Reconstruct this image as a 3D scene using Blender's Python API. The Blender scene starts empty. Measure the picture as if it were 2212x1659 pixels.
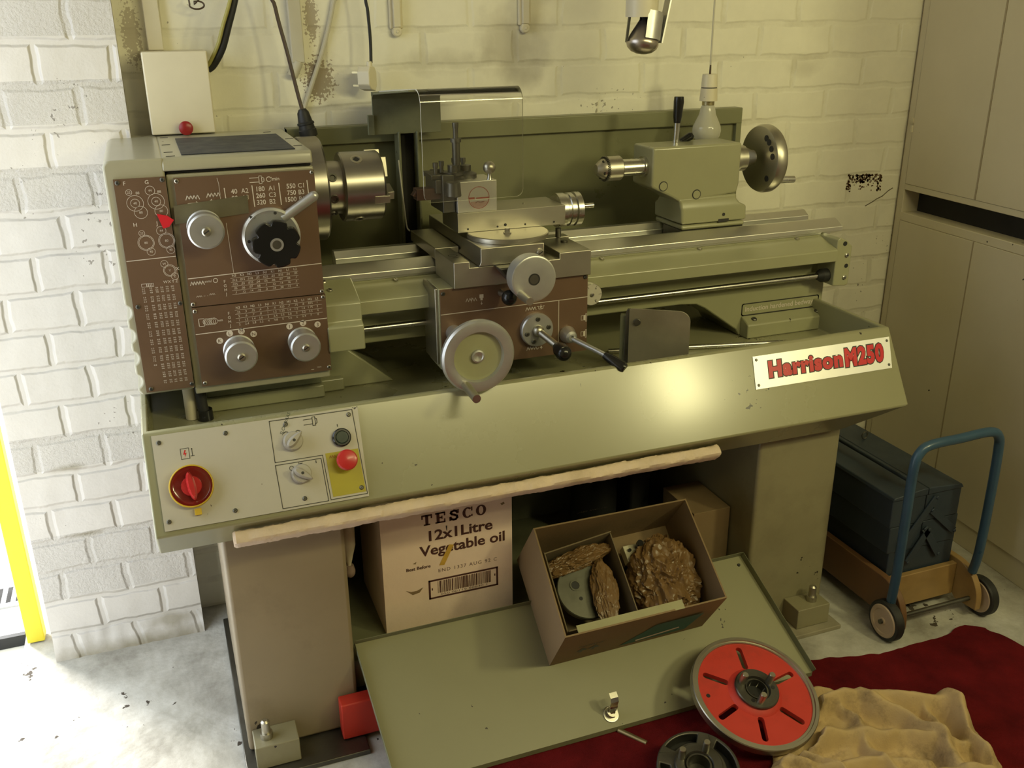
import bpy, bmesh, math, random
from mathutils import Vector, Matrix, noise
random.seed(7)
S = bpy.context.scene
COL = S.collection
PI = math.pi
V = Vector

# ------------------------------------------------------------------ materials
MATS = {}
def new_mat(name):
    m = bpy.data.materials.new(name); m.use_nodes = True
    nt = m.node_tree; nt.nodes.clear()
    out = nt.nodes.new('ShaderNodeOutputMaterial')
    bs = nt.nodes.new('ShaderNodeBsdfPrincipled')
    nt.links.new(bs.outputs[0], out.inputs[0])
    MATS[name] = m
    return m, nt, bs, out
def nd(nt, t, **kw):
    n = nt.nodes.new(t)
    for k, v in kw.items():
        if k.startswith('i_'):
            key = k[2:]
            key = int(key) if key.isdigit() else key.replace('_', ' ')
            n.inputs[key].default_value = v
        else: setattr(n, k, v)
    return n
def ramp(nt, src, stops):
    r = nt.nodes.new('ShaderNodeValToRGB')
    el = r.color_ramp.elements
    while len(el) < len(stops): el.new(0.5)
    for e, (p, c) in zip(el, stops):
        e.position = p; e.color = (c, c, c, 1) if not hasattr(c, '__len__') else tuple(c) + (1,)
    nt.links.new(src, r.inputs[0])
    return r
def mix(nt, fac, a, b, blend='MIX'):
    n = nt.nodes.new('ShaderNodeMix'); n.data_type = 'RGBA'; n.blend_type = blend
    for s, v in ((0, fac), (6, a), (7, b)):
        if hasattr(v, 'is_linked') or hasattr(v, 'links'): nt.links.new(v, n.inputs[s])
        elif s == 0: n.inputs[0].default_value = v
        else: n.inputs[s].default_value = tuple(v) + (1,)
    return n.outputs[2]
def mat(name, col, rough=.5, metal=0., var=.12, vscale=9., chips=0., chipcol=(.03, .022, .015), chipscale=60.,
        bump=0., bscale=200., coat=0., roughvar=.1, grime=0., grimecol=(.05, .035, .02), spec=.5, sss=0.):
    m, nt, bs, out = new_mat(name)
    tc = nd(nt, 'ShaderNodeTexCoord'); P = tc.outputs['Object']
    n1 = nd(nt, 'ShaderNodeTexNoise', i_Scale=vscale, i_Detail=6., i_Roughness=.6); nt.links.new(P, n1.inputs[0])
    lo = tuple(c * (1 - var) for c in col); hi = tuple(min(1, c * (1 + var)) for c in col)
    r1 = ramp(nt, n1.outputs[0], [(.3, lo), (.7, hi)])
    c = r1.outputs[0]
    if grime > 0:
        n3 = nd(nt, 'ShaderNodeTexNoise', i_Scale=vscale * .6, i_Detail=9., i_Roughness=.72); nt.links.new(P, n3.inputs[0])
        r3 = ramp(nt, n3.outputs[0], [(.52, 0.), (.75, grime)])
        c = mix(nt, r3.outputs[0], c, grimecol)
    if chips > 0:
        n2 = nd(nt, 'ShaderNodeTexNoise', i_Scale=chipscale, i_Detail=3.); nt.links.new(P, n2.inputs[0])
        n4 = nd(nt, 'ShaderNodeTexNoise', i_Scale=chipscale * .12, i_Detail=2.); nt.links.new(P, n4.inputs[0])
        mu = nd(nt, 'ShaderNodeMath', operation='ADD'); nt.links.new(n2.outputs[0], mu.inputs[0]); nt.links.new(n4.outputs[0], mu.inputs[1])
        r2 = ramp(nt, mu.outputs[0], [(.5, 0.), (.51, 0.)])
        th = 1.42 - chips
        gt = nd(nt, 'ShaderNodeMath', operation='GREATER_THAN', i_1=th); nt.links.new(mu.outputs[0], gt.inputs[0])
        c = mix(nt, gt.outputs[0], c, chipcol)
    nt.links.new(c, bs.inputs['Base Color'])
    rr = ramp(nt, n1.outputs[0], [(.3, max(0.02, rough - roughvar)), (.7, min(1, rough + roughvar))])
    nt.links.new(rr.outputs[0], bs.inputs['Roughness'])
    bs.inputs['Metallic'].default_value = metal
    bs.inputs['Specular IOR Level'].default_value = spec
    bs.inputs['Coat Weight'].default_value = coat
    bs.inputs['Coat Roughness'].default_value = .15
    if sss: bs.inputs['Subsurface Weight'].default_value = sss; bs.inputs['Subsurface Radius'].default_value = (.01, .01, .01)
    if bump > 0:
        nb = nd(nt, 'ShaderNodeTexNoise', i_Scale=bscale, i_Detail=5.); nt.links.new(P, nb.inputs[0])
        b = nd(nt, 'ShaderNodeBump', i_Strength=min(1., bump), i_Distance=.002 * max(1, bump)); nt.links.new(nb.outputs[0], b.inputs['Height'])
        nt.links.new(b.outputs[0], bs.inputs['Normal'])
    return m

paint = mat('olive_paint', (.33, .325, .205), .33, 0, .05, 5, chips=.02, chipscale=90, coat=.25, roughvar=.02)
paint_leg = mat('olive_paint_worn', (.27, .245, .15), .42, 0, .07, 5, chips=.075, chipscale=55, grime=.35, roughvar=.08)
paint_dark = mat('olive_paint_dark_grimy', (.19, .195, .115), .4, 0, .18, 7, chips=.05, grime=.45)
paint_tray = mat('olive_paint_tray', (.30, .29, .17), .27, 0, .03, 3, chips=.08, chipscale=70, coat=.3, roughvar=.012)
paint_head = mat('grey_olive_paint', (.37, .35, .25), .32, 0, .05, 5, chips=.03, chipscale=80, coat=.3, roughvar=.05)
castp = mat('casting_paint', (.33, .325, .195), .30, 0, .05, 6, chips=.03, coat=.4, roughvar=.015)
paint_leg_l = mat('olive_paint_red_bounce', (.28, .225, .145), .42, 0, .08, 5, chips=.14, chipscale=50, grime=.4, roughvar=.03)  # worn leg paint, browned to imitate red light bounced off the carpet
brown = mat('brown_anodised', (.19, .118, .075), .36, .35, .07, 6, roughvar=.06)
printw = mat('printed_white', (.62, .55, .48), .5, 0, .03)
printd = mat('printed_black', (.03, .028, .025), .5, 0, .03)
chuck_steel = mat('chuck_steel', (.36, .34, .30), .30, 1., .08, 8, roughvar=.03, grime=.12, grimecol=(.2, .16, .10))
block_steel = mat('polished_block', (.74, .72, .66), .36, .9, .04, 12, roughvar=.02)
steel = mat('machined_steel', (.50, .475, .40), .38, 1., .08, 8, roughvar=.03, grime=.12, grimecol=(.2, .16, .10))
steel_way = mat('bedway_steel', (.82, .81, .74), .36, 1., .02, 6, roughvar=.01)
steel_br = mat('bright_steel', (.62, .61, .56), .27, 1., .04, 20, roughvar=.015)
steel_dk = mat('dark_steel', (.14, .135, .115), .42, .9, .2, 14, grime=.3)
alu = mat('satin_aluminium', (.55, .55, .54), .38, .75, .05, 30, roughvar=.05)
alu_plate = mat('aluminium_nameplate', (.95, .95, .93), .36, .45, .03, 4, roughvar=.04)
blackp = mat('black_plastic', (.012, .012, .012), .22, 0, .1, 10, roughvar=.04)
blackr = mat('black_rubber', (.018, .018, .017), .55, 0, .2, 20)
dkglass = mat('dark_rubber_mat', (.028, .032, .042), .55, 0, .15, 30, bump=.3, bscale=600)
whitep = mat('white_panel', (.52, .49, .42), .4, 0, .04, 6, chips=.02, chipscale=110, grime=.08, roughvar=.05)
grip = mat('grey_plastic', (.42, .39, .33), .35, 0, .05, 12)
redp = mat('red_plastic', (.55, .03, .03), .3, 0, .08, 12, coat=.2)
redclear = mat('red_clear_plastic', (.17, .012, .008), .12, 0, .2, 25, coat=.5)
yellowp = mat('yellow_plastic', (.62, .42, .03), .4, 0, .06, 12)
yellowpaint = mat('yellow_print', (.42, .36, .02), .45, 0, .05, 12)
greenp = mat('dark_green_plastic', (.008, .022, .017), .35, 0, .1, 12)
redprint = mat('red_print', (.60, .02, .03), .35, 0, .06, 12)
foam = mat('foam_strip', (.72, .58, .44), .9, 0, .12, 14, grime=.4, grimecol=(.42, .3, .13), bump=.6, bscale=160)
cream = mat('cream_paint', (.66, .60, .44), .45, 0, .05, 6, chips=.02)
creamp = mat('cream_plastic', (.68, .63, .48), .4, 0, .04, 10)
cab = mat('cupboard_paint', (.60, .54, .39), .5, 0, .05, 4, chips=.02, chipscale=40)
cab_edge = mat('cupboard_edge', (.33, .27, .17), .6, 0, .12, 20)
darkgap = mat('dark_recess', (.012, .010, .008), .8, 0, .2)
card = mat('brown_cardboard', (.25, .17, .085), .75, 0, .09, 10, grime=.25, bump=.25, bscale=90)
card_grey = mat('grey_cardboard', (.20, .155, .09), .8, 0, .1, 12, grime=.3)
card_white = mat('white_cardboard', (.86, .68, .55), .75, 0, .05, 9, grime=.18, grimecol=(.32, .2, .11), bump=.3, bscale=60)
paper = mat('brown_wrapping_paper', (.20, .115, .045), .36, 0, .22, 16, grime=.35, bump=.4, bscale=60)
ink = mat('brown_ink', (.075, .025, .018), .7, 0, .15, 40)
inkg = mat('faded_ink', (.18, .11, .09), .7, 0, .15, 60)
teal = mat('teal_print', (.05, .15, .125), .7, 0, .1)
tape_y = mat('yellow_tape', (.62, .38, .06), .4, 0, .12, 40)
tape_o = mat('olive_tape', (.12, .105, .06), .5, 0, .15, 20, grime=.3)
redpaint = mat('red_paint', (.52, .035, .02), .45, 0, .07, 20, chips=.07, chipscale=60)
facered = mat('faceplate_red', (.60, .045, .03), .5, 0, .06, 16, chips=.06, chipscale=40, grime=.35, grimecol=(.10, .03, .02))
cloth_m = mat('beige_cloth', (.50, .36, .18), .9, 0, .10, 22, grime=.85, grimecol=(.13, .09, .045), bump=.3, bscale=300)
bluet = mat('blue_toolbox_paint', (.028, .040, .056), .42, 0, .12, 12, chips=.03)
blueh = mat('blue_tube_paint', (.03, .075, .13), .35, 0, .12, 14, coat=.2)
wood = mat('varnished_ply', (.32, .20, .075), .42, 0, .14, 18, coat=.2)
wood_dk = mat('brown_board', (.17, .085, .035), .5, 0, .14, 12)
wheelp = mat('beige_wheel', (.50, .38, .26), .5, 0, .06, 20)
brass = mat('brass_rod', (.42, .36, .20), .35, .9, .08, 20)
yellowpost = mat('yellow_post_paint', (.75, .62, .03), .45, 0, .04, 6)
rust = mat('bare_brick', (.12, .065, .03), .9, 0, .3, 80, bump=.8, bscale=200)
blade = mat('pale_green_enamel', (.33, .33, .20), .4, 0, .05, 10)
pinkish = mat('greasy_cap', (.28, .2, .16), .5, 0, .1)
wire_w = mat('white_cable', (.55, .52, .42), .5, 0, .06)
cable_br = mat('brown_cable', (.06, .035, .018), .5, 0, .1)
cable_gy = mat('yellow_green_cable', (.33, .30, .08), .5, 0, .1)
ground_m = mat('pale_paving', (.80, .79, .77), .9, 0, .04, 8)
reflm = mat('lamp_silver', (.52, .47, .42), .3, .95, .04, 10)

# frosted bulb
m, nt, bs, out = new_mat('pearl_glass'); bulbm = m
bs.inputs['Base Color'].default_value = (.62, .60, .50, 1); bs.inputs['Roughness'].default_value = .12
tr = nd(nt, 'ShaderNodeBsdfTransparent'); mx = nd(nt, 'ShaderNodeMixShader', i_0=.68)
nt.links.new(tr.outputs[0], mx.inputs[1]); nt.links.new(bs.outputs[0], mx.inputs[2]); nt.links.new(mx.outputs[0], out.inputs[0])
# clear polycarbonate
m, nt, bs, out = new_mat('clear_polycarbonate'); clear = m
tr = nd(nt, 'ShaderNodeBsdfTransparent', i_0=(.975, .975, .96, 1)); gl = nd(nt, 'ShaderNodeBsdfGlossy', i_Roughness=.03)
gl.inputs[0].default_value = (1, 1, 1, 1)
fr = nd(nt, 'ShaderNodeFresnel', i_IOR=1.5); mx = nd(nt, 'ShaderNodeMixShader')
nt.links.new(fr.outputs[0], mx.inputs[0]); nt.links.new(tr.outputs[0], mx.inputs[1]); nt.links.new(gl.outputs[0], mx.inputs[2])
dif = nd(nt, 'ShaderNodeBsdfDiffuse', i_0=(.7, .68, .55, 1)); mx2 = nd(nt, 'ShaderNodeMixShader', i_0=.012)
nt.links.new(mx.outputs[0], mx2.inputs[1]); nt.links.new(dif.outputs[0], mx2.inputs[2]); nt.links.new(mx2.outputs[0], out.inputs[0])
clear_edge = mat('polycarbonate_edge', (.72, .70, .58), .2, 0, .05, 20)  # pale edge colour imitates light carried through the clear sheet

# painted brickwork (bricks from the world position on the wall plane)
def brick_mat(name, bw, rh, zoff, xoff, col, dirt, relief, roughrows, stains=()):
    m, nt, bs, out = new_mat(name)
    g = nd(nt, 'ShaderNodeNewGeometry'); sp = nd(nt, 'ShaderNodeSeparateXYZ'); nt.links.new(g.outputs['Position'], sp.inputs[0])
    ad = nd(nt, 'ShaderNodeMath', operation='ADD'); nt.links.new(sp.outputs[0], ad.inputs[0]); nt.links.new(sp.outputs[1], ad.inputs[1])
    cb = nd(nt, 'ShaderNodeCombineXYZ'); nt.links.new(ad.outputs[0], cb.inputs[0]); nt.links.new(sp.outputs[2], cb.inputs[1])
    of = nd(nt, 'ShaderNodeVectorMath', operation='ADD'); of.inputs[1].default_value = (xoff, zoff, 0); nt.links.new(cb.outputs[0], of.inputs[0])
    dn = nd(nt, 'ShaderNodeTexNoise', i_Scale=11., i_Detail=4.); nt.links.new(g.outputs['Position'], dn.inputs[0])
    ds = nd(nt, 'ShaderNodeVectorMath', operation='SCALE', i_Scale=.022); nt.links.new(dn.outputs[1], ds.inputs[0])
    a2 = nd(nt, 'ShaderNodeVectorMath', operation='ADD'); nt.links.new(of.outputs[0], a2.inputs[0]); nt.links.new(ds.outputs[0], a2.inputs[1])
    br = nd(nt, 'ShaderNodeTexBrick', i_Scale=1., i_Mortar_Size=.011, i_Mortar_Smooth=.7, i_Brick_Width=bw, i_Row_Height=rh)
    br.inputs['Color1'].default_value = (0, 0, 0, 1); br.inputs['Color2'].default_value = (1, 1, 1, 1)
    nt.links.new(a2.outputs[0], br.inputs['Vector'])
    fine = nd(nt, 'ShaderNodeTexNoise', i_Scale=130., i_Detail=6., i_Roughness=.7); nt.links.new(g.outputs['Position'], fine.inputs[0])
    mid = nd(nt, 'ShaderNodeTexNoise', i_Scale=7., i_Detail=8., i_Roughness=.7); nt.links.new(g.outputs['Position'], mid.inputs[0])
    # thin broken dirt lines that sit in the joints
    jr = ramp(nt, br.outputs['Fac'], [(.0, 0.), (.5, 1.)])
    mr = ramp(nt, mid.outputs[0], [(.45, 0.), (.66, 1.)])
    j = nd(nt, 'ShaderNodeMath', operation='MULTIPLY'); nt.links.new(jr.outputs[0], j.inputs[0]); nt.links.new(mr.outputs[0], j.inputs[1])
    j2 = nd(nt, 'ShaderNodeMath', operation='MULTIPLY', i_1=dirt); nt.links.new(j.outputs[0], j2.inputs[0])
    lo = tuple(c * .90 for c in col)
    base = ramp(nt, mid.outputs[0], [(.3, lo), (.7, col)])
    c = mix(nt, j2.outputs[0], base.outputs[0], (.25, .21, .13))
    spk = nd(nt, 'ShaderNodeTexNoise', i_Scale=85., i_Detail=2.); nt.links.new(g.outputs['Position'], spk.inputs[0])
    sc = nd(nt, 'ShaderNodeTexNoise', i_Scale=3.3, i_Detail=2.); nt.links.new(g.outputs['Position'], sc.inputs[0])
    su = nd(nt, 'ShaderNodeMath', operation='ADD'); nt.links.new(spk.outputs[0], su.inputs[0]); nt.links.new(sc.outputs[0], su.inputs[1])
    gt = nd(nt, 'ShaderNodeMath', operation='GREATER_THAN', i_1=1.36); nt.links.new(su.outputs[0], gt.inputs[0])
    g5 = nd(nt, 'ShaderNodeMath', operation='MULTIPLY', i_1=.6); nt.links.new(gt.outputs[0], g5.inputs[0])
    c = mix(nt, g5.outputs[0], c, (.10, .075, .045))
    for (sx_, sz_, rx_, rz_, st_, spot) in stains:      # dirt marks with a place of their own
        sb_ = nd(nt, 'ShaderNodeVectorMath', operation='SUBTRACT'); sb_.inputs[1].default_value = (sx_, .46, sz_); nt.links.new(g.outputs['Position'], sb_.inputs[0])
        mu_ = nd(nt, 'ShaderNodeVectorMath', operation='MULTIPLY'); mu_.inputs[1].default_value = (1 / rx_, 0, 1 / rz_); nt.links.new(sb_.outputs[0], mu_.inputs[0])
        ln_ = nd(nt, 'ShaderNodeVectorMath', operation='LENGTH'); nt.links.new(mu_.outputs[0], ln_.inputs[0])
        nz_ = nd(nt, 'ShaderNodeTexNoise', i_Scale=150. if spot else 16., i_Detail=4.); nt.links.new(g.outputs['Position'], nz_.inputs[0])
        ml_ = nd(nt, 'ShaderNodeMath', operation='MULTIPLY_ADD', i_1=-1., i_2=1.); nt.links.new(ln_.outputs['Value'], ml_.inputs[0])
        mm_ = nd(nt, 'ShaderNodeMath', operation='MULTIPLY_ADD', i_1=.55); nt.links.new(ml_.outputs[0], mm_.inputs[0]); nt.links.new(nz_.outputs[0], mm_.inputs[2])
        rr_ = ramp(nt, mm_.outputs[0], [(.72, 0.), (.76, st_)] if spot else [(.45, 0.), (.95, st_)])
        c = mix(nt, rr_.outputs[0], c, (.20, .13, .07) if spot else (.33, .29, .20))
    nt.links.new(c, bs.inputs['Base Color'])
    bs.inputs['Roughness'].default_value = .62
    inv = nd(nt, 'ShaderNodeMath', operation='SUBTRACT', i_0=1.); nt.links.new(br.outputs['Fac'], inv.inputs[1])
    # courses of rough-faced brick
    rowz = nd(nt, 'ShaderNodeMath', operation='DIVIDE', i_1=rh); nt.links.new(of.outputs[0], rowz.inputs[0])
    so = nd(nt, 'ShaderNodeSeparateXYZ'); nt.links.new(of.outputs[0], so.inputs[0]); nt.links.new(so.outputs[1], rowz.inputs[0])
    fl = nd(nt, 'ShaderNodeMath', operation='FLOOR'); nt.links.new(rowz.outputs[0], fl.inputs[0])
    wn = nd(nt, 'ShaderNodeTexWhiteNoise', noise_dimensions='1D'); nt.links.new(fl.outputs[0], wn.inputs['W'])
    rg = nd(nt, 'ShaderNodeMath', operation='GREATER_THAN', i_1=1 - roughrows); nt.links.new(wn.outputs[0], rg.inputs[0])
    amp = nd(nt, 'ShaderNodeMath', operation='MULTIPLY_ADD', i_1=.9, i_2=.10); nt.links.new(rg.outputs[0], amp.inputs[0])
    fa = nd(nt, 'ShaderNodeMath', operation='MULTIPLY'); nt.links.new(fine.outputs[0], fa.inputs[0]); nt.links.new(amp.outputs[0], fa.inputs[1])
    h = nd(nt, 'ShaderNodeMath', operation='ADD'); nt.links.new(inv.outputs[0], h.inputs[0]); nt.links.new(fa.outputs[0], h.inputs[1])
    h2 = nd(nt, 'ShaderNodeMath', operation='MULTIPLY_ADD', i_1=.5); nt.links.new(mid.outputs[0], h2.inputs[0]); nt.links.new(h.outputs[0], h2.inputs[2])
    b = nd(nt, 'ShaderNodeBump', i_Strength=1., i_Distance=relief); nt.links.new(h2.outputs[0], b.inputs['Height'])
    nt.links.new(b.outputs[0], bs.inputs['Normal'])
    return m
wall_m = brick_mat('painted_brick_wall', .235, .085, .076, .06, (.86, .83, .69), .30, .0015, .0, [(.392, 1.335, .055, .075, .8, True), (.41, 1.325, .05, .06, .5, False), (.385, 1.47, .025, .08, .6, True), (.225, 1.46, .03, .12, .35, False), (.86, 1.40, .10, .12, .5, False), (.70, 1.37, .16, .03, .35, False), (1.74, 1.33, .06, .03, .3, False), (.0, 1.44, .03, .10, .5, True)])
pil_m = brick_mat('painted_brick_pier', .142, .085, .004, .03, (.70, .665, .615), .12, .0042, .30, [(-.2, .0, .30, .035, .9, False), (-.26, .33, .05, .008, .8, False), (-.27, .505, .04, .01, .7, False), (-.1, .05, .09, .02, .7, False)])

# concrete floor with dust and crumbs
m, nt, bs, out = new_mat('dusty_concrete'); floor_m = m
g = nd(nt, 'ShaderNodeNewGeometry'); P = g.outputs['Position']
n1 = nd(nt, 'ShaderNodeTexNoise', i_Scale=4.5, i_Detail=9., i_Roughness=.68); nt.links.new(P, n1.inputs[0])
r1 = ramp(nt, n1.outputs[0], [(.30, (.22, .205, .17)), (.5, (.46, .445, .40)), (.7, (.68, .67, .63))])
n2 = nd(nt, 'ShaderNodeTexNoise', i_Scale=38., i_Detail=4.); nt.links.new(P, n2.inputs[0])
n3 = nd(nt, 'ShaderNodeTexNoise', i_Scale=5., i_Detail=2.); nt.links.new(P, n3.inputs[0])
su = nd(nt, 'ShaderNodeMath', operation='ADD'); nt.links.new(n2.outputs[0], su.inputs[0]); nt.links.new(n3.outputs[0], su.inputs[1])
gt = nd(nt, 'ShaderNodeMath', operation='GREATER_THAN', i_1=1.28); nt.links.new(su.outputs[0], gt.inputs[0])
c = mix(nt, gt.outputs[0], r1.outputs[0], (.07, .055, .04))
nt.links.new(c, bs.inputs['Base Color']); bs.inputs['Roughness'].default_value = .85
bu = nd(nt, 'ShaderNodeBump', i_Strength=.6, i_Distance=.004)
nt.links.new(su.outputs[0], bu.inputs['Height']); nt.links.new(bu.outputs[0], bs.inputs['Normal'])
# red carpet
m, nt, bs, out = new_mat('red_carpet'); carpet_m = m
tc = nd(nt, 'ShaderNodeTexCoord'); P = tc.outputs['Object']
n1 = nd(nt, 'ShaderNodeTexNoise', i_Scale=400., i_Detail=3.); nt.links.new(P, n1.inputs[0])
n2 = nd(nt, 'ShaderNodeTexNoise', i_Scale=9., i_Detail=6., i_Roughness=.65); nt.links.new(P, n2.inputs[0])
r2 = ramp(nt, n2.outputs[0], [(.3, (.080, .006, .008)), (.7, (.17, .011, .014))])
nt.links.new(r2.outputs[0], bs.inputs['Base Color']); bs.inputs['Roughness'].default_value = .95
bs.inputs['Specular IOR Level'].default_value = .08
bu = nd(nt, 'ShaderNodeBump', i_Strength=.8, i_Distance=.004); nt.links.new(n1.outputs[0], bu.inputs['Height']); nt.links.new(bu.outputs[0], bs.inputs['Normal'])

# ------------------------------------------------------------------ mesh builder
def orth(ax):
    ax = V(ax).normalized()
    t = V((0, 0, 1)) if abs(ax.z) < .9 else V((1, 0, 0))
    u = ax.cross(t).normalized(); return u, ax.cross(u).normalized(), ax
class B:
    def __init__(s): s.bm = bmesh.new(); s.mi = 0
    def m(s, i): s.mi = i; return s
    def face(s, vs):
        try: f = s.bm.faces.new(vs); f.material_index = s.mi; return f
        except ValueError: return None
    def poly(s, pts): return s.face([s.bm.verts.new(p) for p in pts])
    def hexa(s, p):      # 8 corners: bottom 4, top 4 (same order)
        v = [s.bm.verts.new(q) for q in p]
        for f in ((3, 2, 1, 0), (4, 5, 6, 7), (0, 1, 5, 4), (1, 2, 6, 5), (2, 3, 7, 6), (3, 0, 4, 7)): s.face([v[i] for i in f])
        return s
    def box(s, x0, x1, y0, y1, z0, z1):
        return s.hexa([(x0, y0, z0), (x1, y0, z0), (x1, y1, z0), (x0, y1, z0), (x0, y0, z1), (x1, y0, z1), (x1, y1, z1), (x0, y1, z1)])
    def obox(s, c, ux, uy, uz, hx, hy, hz):
        c, ux, uy, uz = V(c), V(ux).normalized(), V(uy).normalized(), V(uz).normalized()
        return s.hexa([c + ux * hx * a + uy * hy * b + uz * hz * d for d in (-1, 1) for a, b in ((-1, -1), (1, -1), (1, 1), (-1, 1))])
    def loft(s, rings, caps=True, closed=True):
        rv = [[s.bm.verts.new(p) for p in r] for r in rings]
        n = len(rv[0])
        for a, b in zip(rv, rv[1:]):
            for i in range(n if closed else n - 1): s.face([a[i], a[(i + 1) % n], b[(i + 1) % n], b[i]])
        if caps: s.face(rv[0][::-1]); s.face(rv[-1])
        return s
    def prism(s, pts, ax, a, b):
        def P(p, t): return {'x': (t, p[0], p[1]), 'y': (p[0], t, p[1]), 'z': (p[0], p[1], t)}[ax]
        return s.loft([[P(p, a) for p in pts], [P(p, b) for p in pts]])
    def rev(s, prof, o, ax, n=40, caps=True):
        u, w, a = orth(ax); o = V(o)
        return s.loft([[o + a * h + (u * math.cos(2 * PI * i / n) + w * math.sin(2 * PI * i / n)) * max(r, 1e-5) for i in range(n)] for h, r in prof], caps)
    def cyl(s, p0, p1, r0, r1=None, n=32):
        p0, p1 = V(p0), V(p1); d = p1 - p0
        return s.rev([(0, r0), (d.length, r0 if r1 is None else r1)], p0, d, n)
    def sph(s, c, r, n=24, sc=(1, 1, 1)):
        c = V(c); rings = []
        for j in range(n // 2 + 1):
            t = PI * j / (n // 2); rr = max(r * math.sin(t), 1e-5)
            rings.append([c + V((rr * math.cos(2 * PI * i / n) * sc[0], rr * math.sin(2 * PI * i / n) * sc[1], -r * math.cos(t) * sc[2])) for i in range(n)])
        return s.loft(rings)
    def tube(s, pts, r, n=12, smooth=0):
        pts = [V(p) for p in pts]
        if smooth:
            out = []
            for i in range(len(pts) - 1):
                p0 = pts[max(i - 1, 0)]; p1 = pts[i]; p2 = pts[i + 1]; p3 = pts[min(i + 2, len(pts) - 1)]
                for k in range(smooth):
                    t = k / smooth
                    out.append(.5 * ((2 * p1) + (p2 - p0) * t + (2 * p0 - 5 * p1 + 4 * p2 - p3) * t * t + (3 * p1 - p0 - 3 * p2 + p3) * t ** 3))
            pts = out + [pts[-1]]
        rings = []; u = None
        for i, p in enumerate(pts):
            d = (pts[min(i + 1, len(pts) - 1)] - pts[max(i - 1, 0)]).normalized()
            if u is None: u, w, _ = orth(d)
            else: u = (u - d * u.dot(d)).normalized(); w = d.cross(u)
            rr = r[i] if hasattr(r, '__len__') else r
            rings.append([p + (u * math.cos(2 * PI * k / n) + w * math.sin(2 * PI * k / n)) * rr for k in range(n)])
        return s.loft(rings)
    def ringz(s, c, ax, r0, r1, h, n=48):    # flat washer: inner r0 outer r1, thickness h along ax
        u, w, a = orth(ax); c = V(c)
        def R(r, t): return [c + a * t + (u * math.cos(2 * PI * i / n) + w * math.sin(2 * PI * i / n)) * r for i in range(n)]
        rings = [R(r0, 0), R(r1, 0), R(r1, h), R(r0, h)]
        return s.loft(rings + [rings[0]], caps=False)
    def build(s, name, mats, parent=None, bevel=0., seg=2, angle=32, weld=True, thing=None):
        L = V((0, 0, 0))
        if parent is not None: L = V(ORG[parent.name])
        elif thing is not None: L = V(thing)
        bm = s.bm
        if weld: bmesh.ops.remove_doubles(bm, verts=bm.verts, dist=1e-6)
        bmesh.ops.recalc_face_normals(bm, faces=bm.faces)
        bmesh.ops.translate(bm, verts=bm.verts, vec=-L)
        me = bpy.data.meshes.new(name); bm.to_mesh(me); bm.free()
        for mm in (mats if isinstance(mats, (list, tuple)) else [mats]): me.materials.append(mm)
        me.shade_smooth(); me.set_sharp_from_angle(angle=math.radians(angle))
        o = bpy.data.objects.new(name, me); COL.objects.link(o)
        if parent is not None: o.parent = parent
        else: o.location = L
        ORG[o.name] = tuple(L)
        if bevel:
            b = o.modifiers.new('bevel', 'BEVEL'); b.width = bevel; b.segments = seg; b.limit_method = 'ANGLE'; b.angle_limit = math.radians(35)
            b.harden_normals = False
        wn = o.modifiers.new('normals', 'WEIGHTED_NORMAL'); wn.keep_sharp = True; wn.weight = 60
        return o
ORG = {}
def thing(name, label, cat, loc, group=None):
    o = bpy.data.objects.new(name, None); COL.objects.link(o); o.location = loc; o.empty_display_size = .05
    o['label'] = label; o['category'] = cat
    if group: o['group'] = group
    ORG[o.name] = tuple(loc); return o
def tag(o, label, cat, group=None):
    o['label'] = label; o['category'] = cat
    if group: o['group'] = group
    return o
def struct(o): o['kind'] = 'structure'; return o

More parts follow.
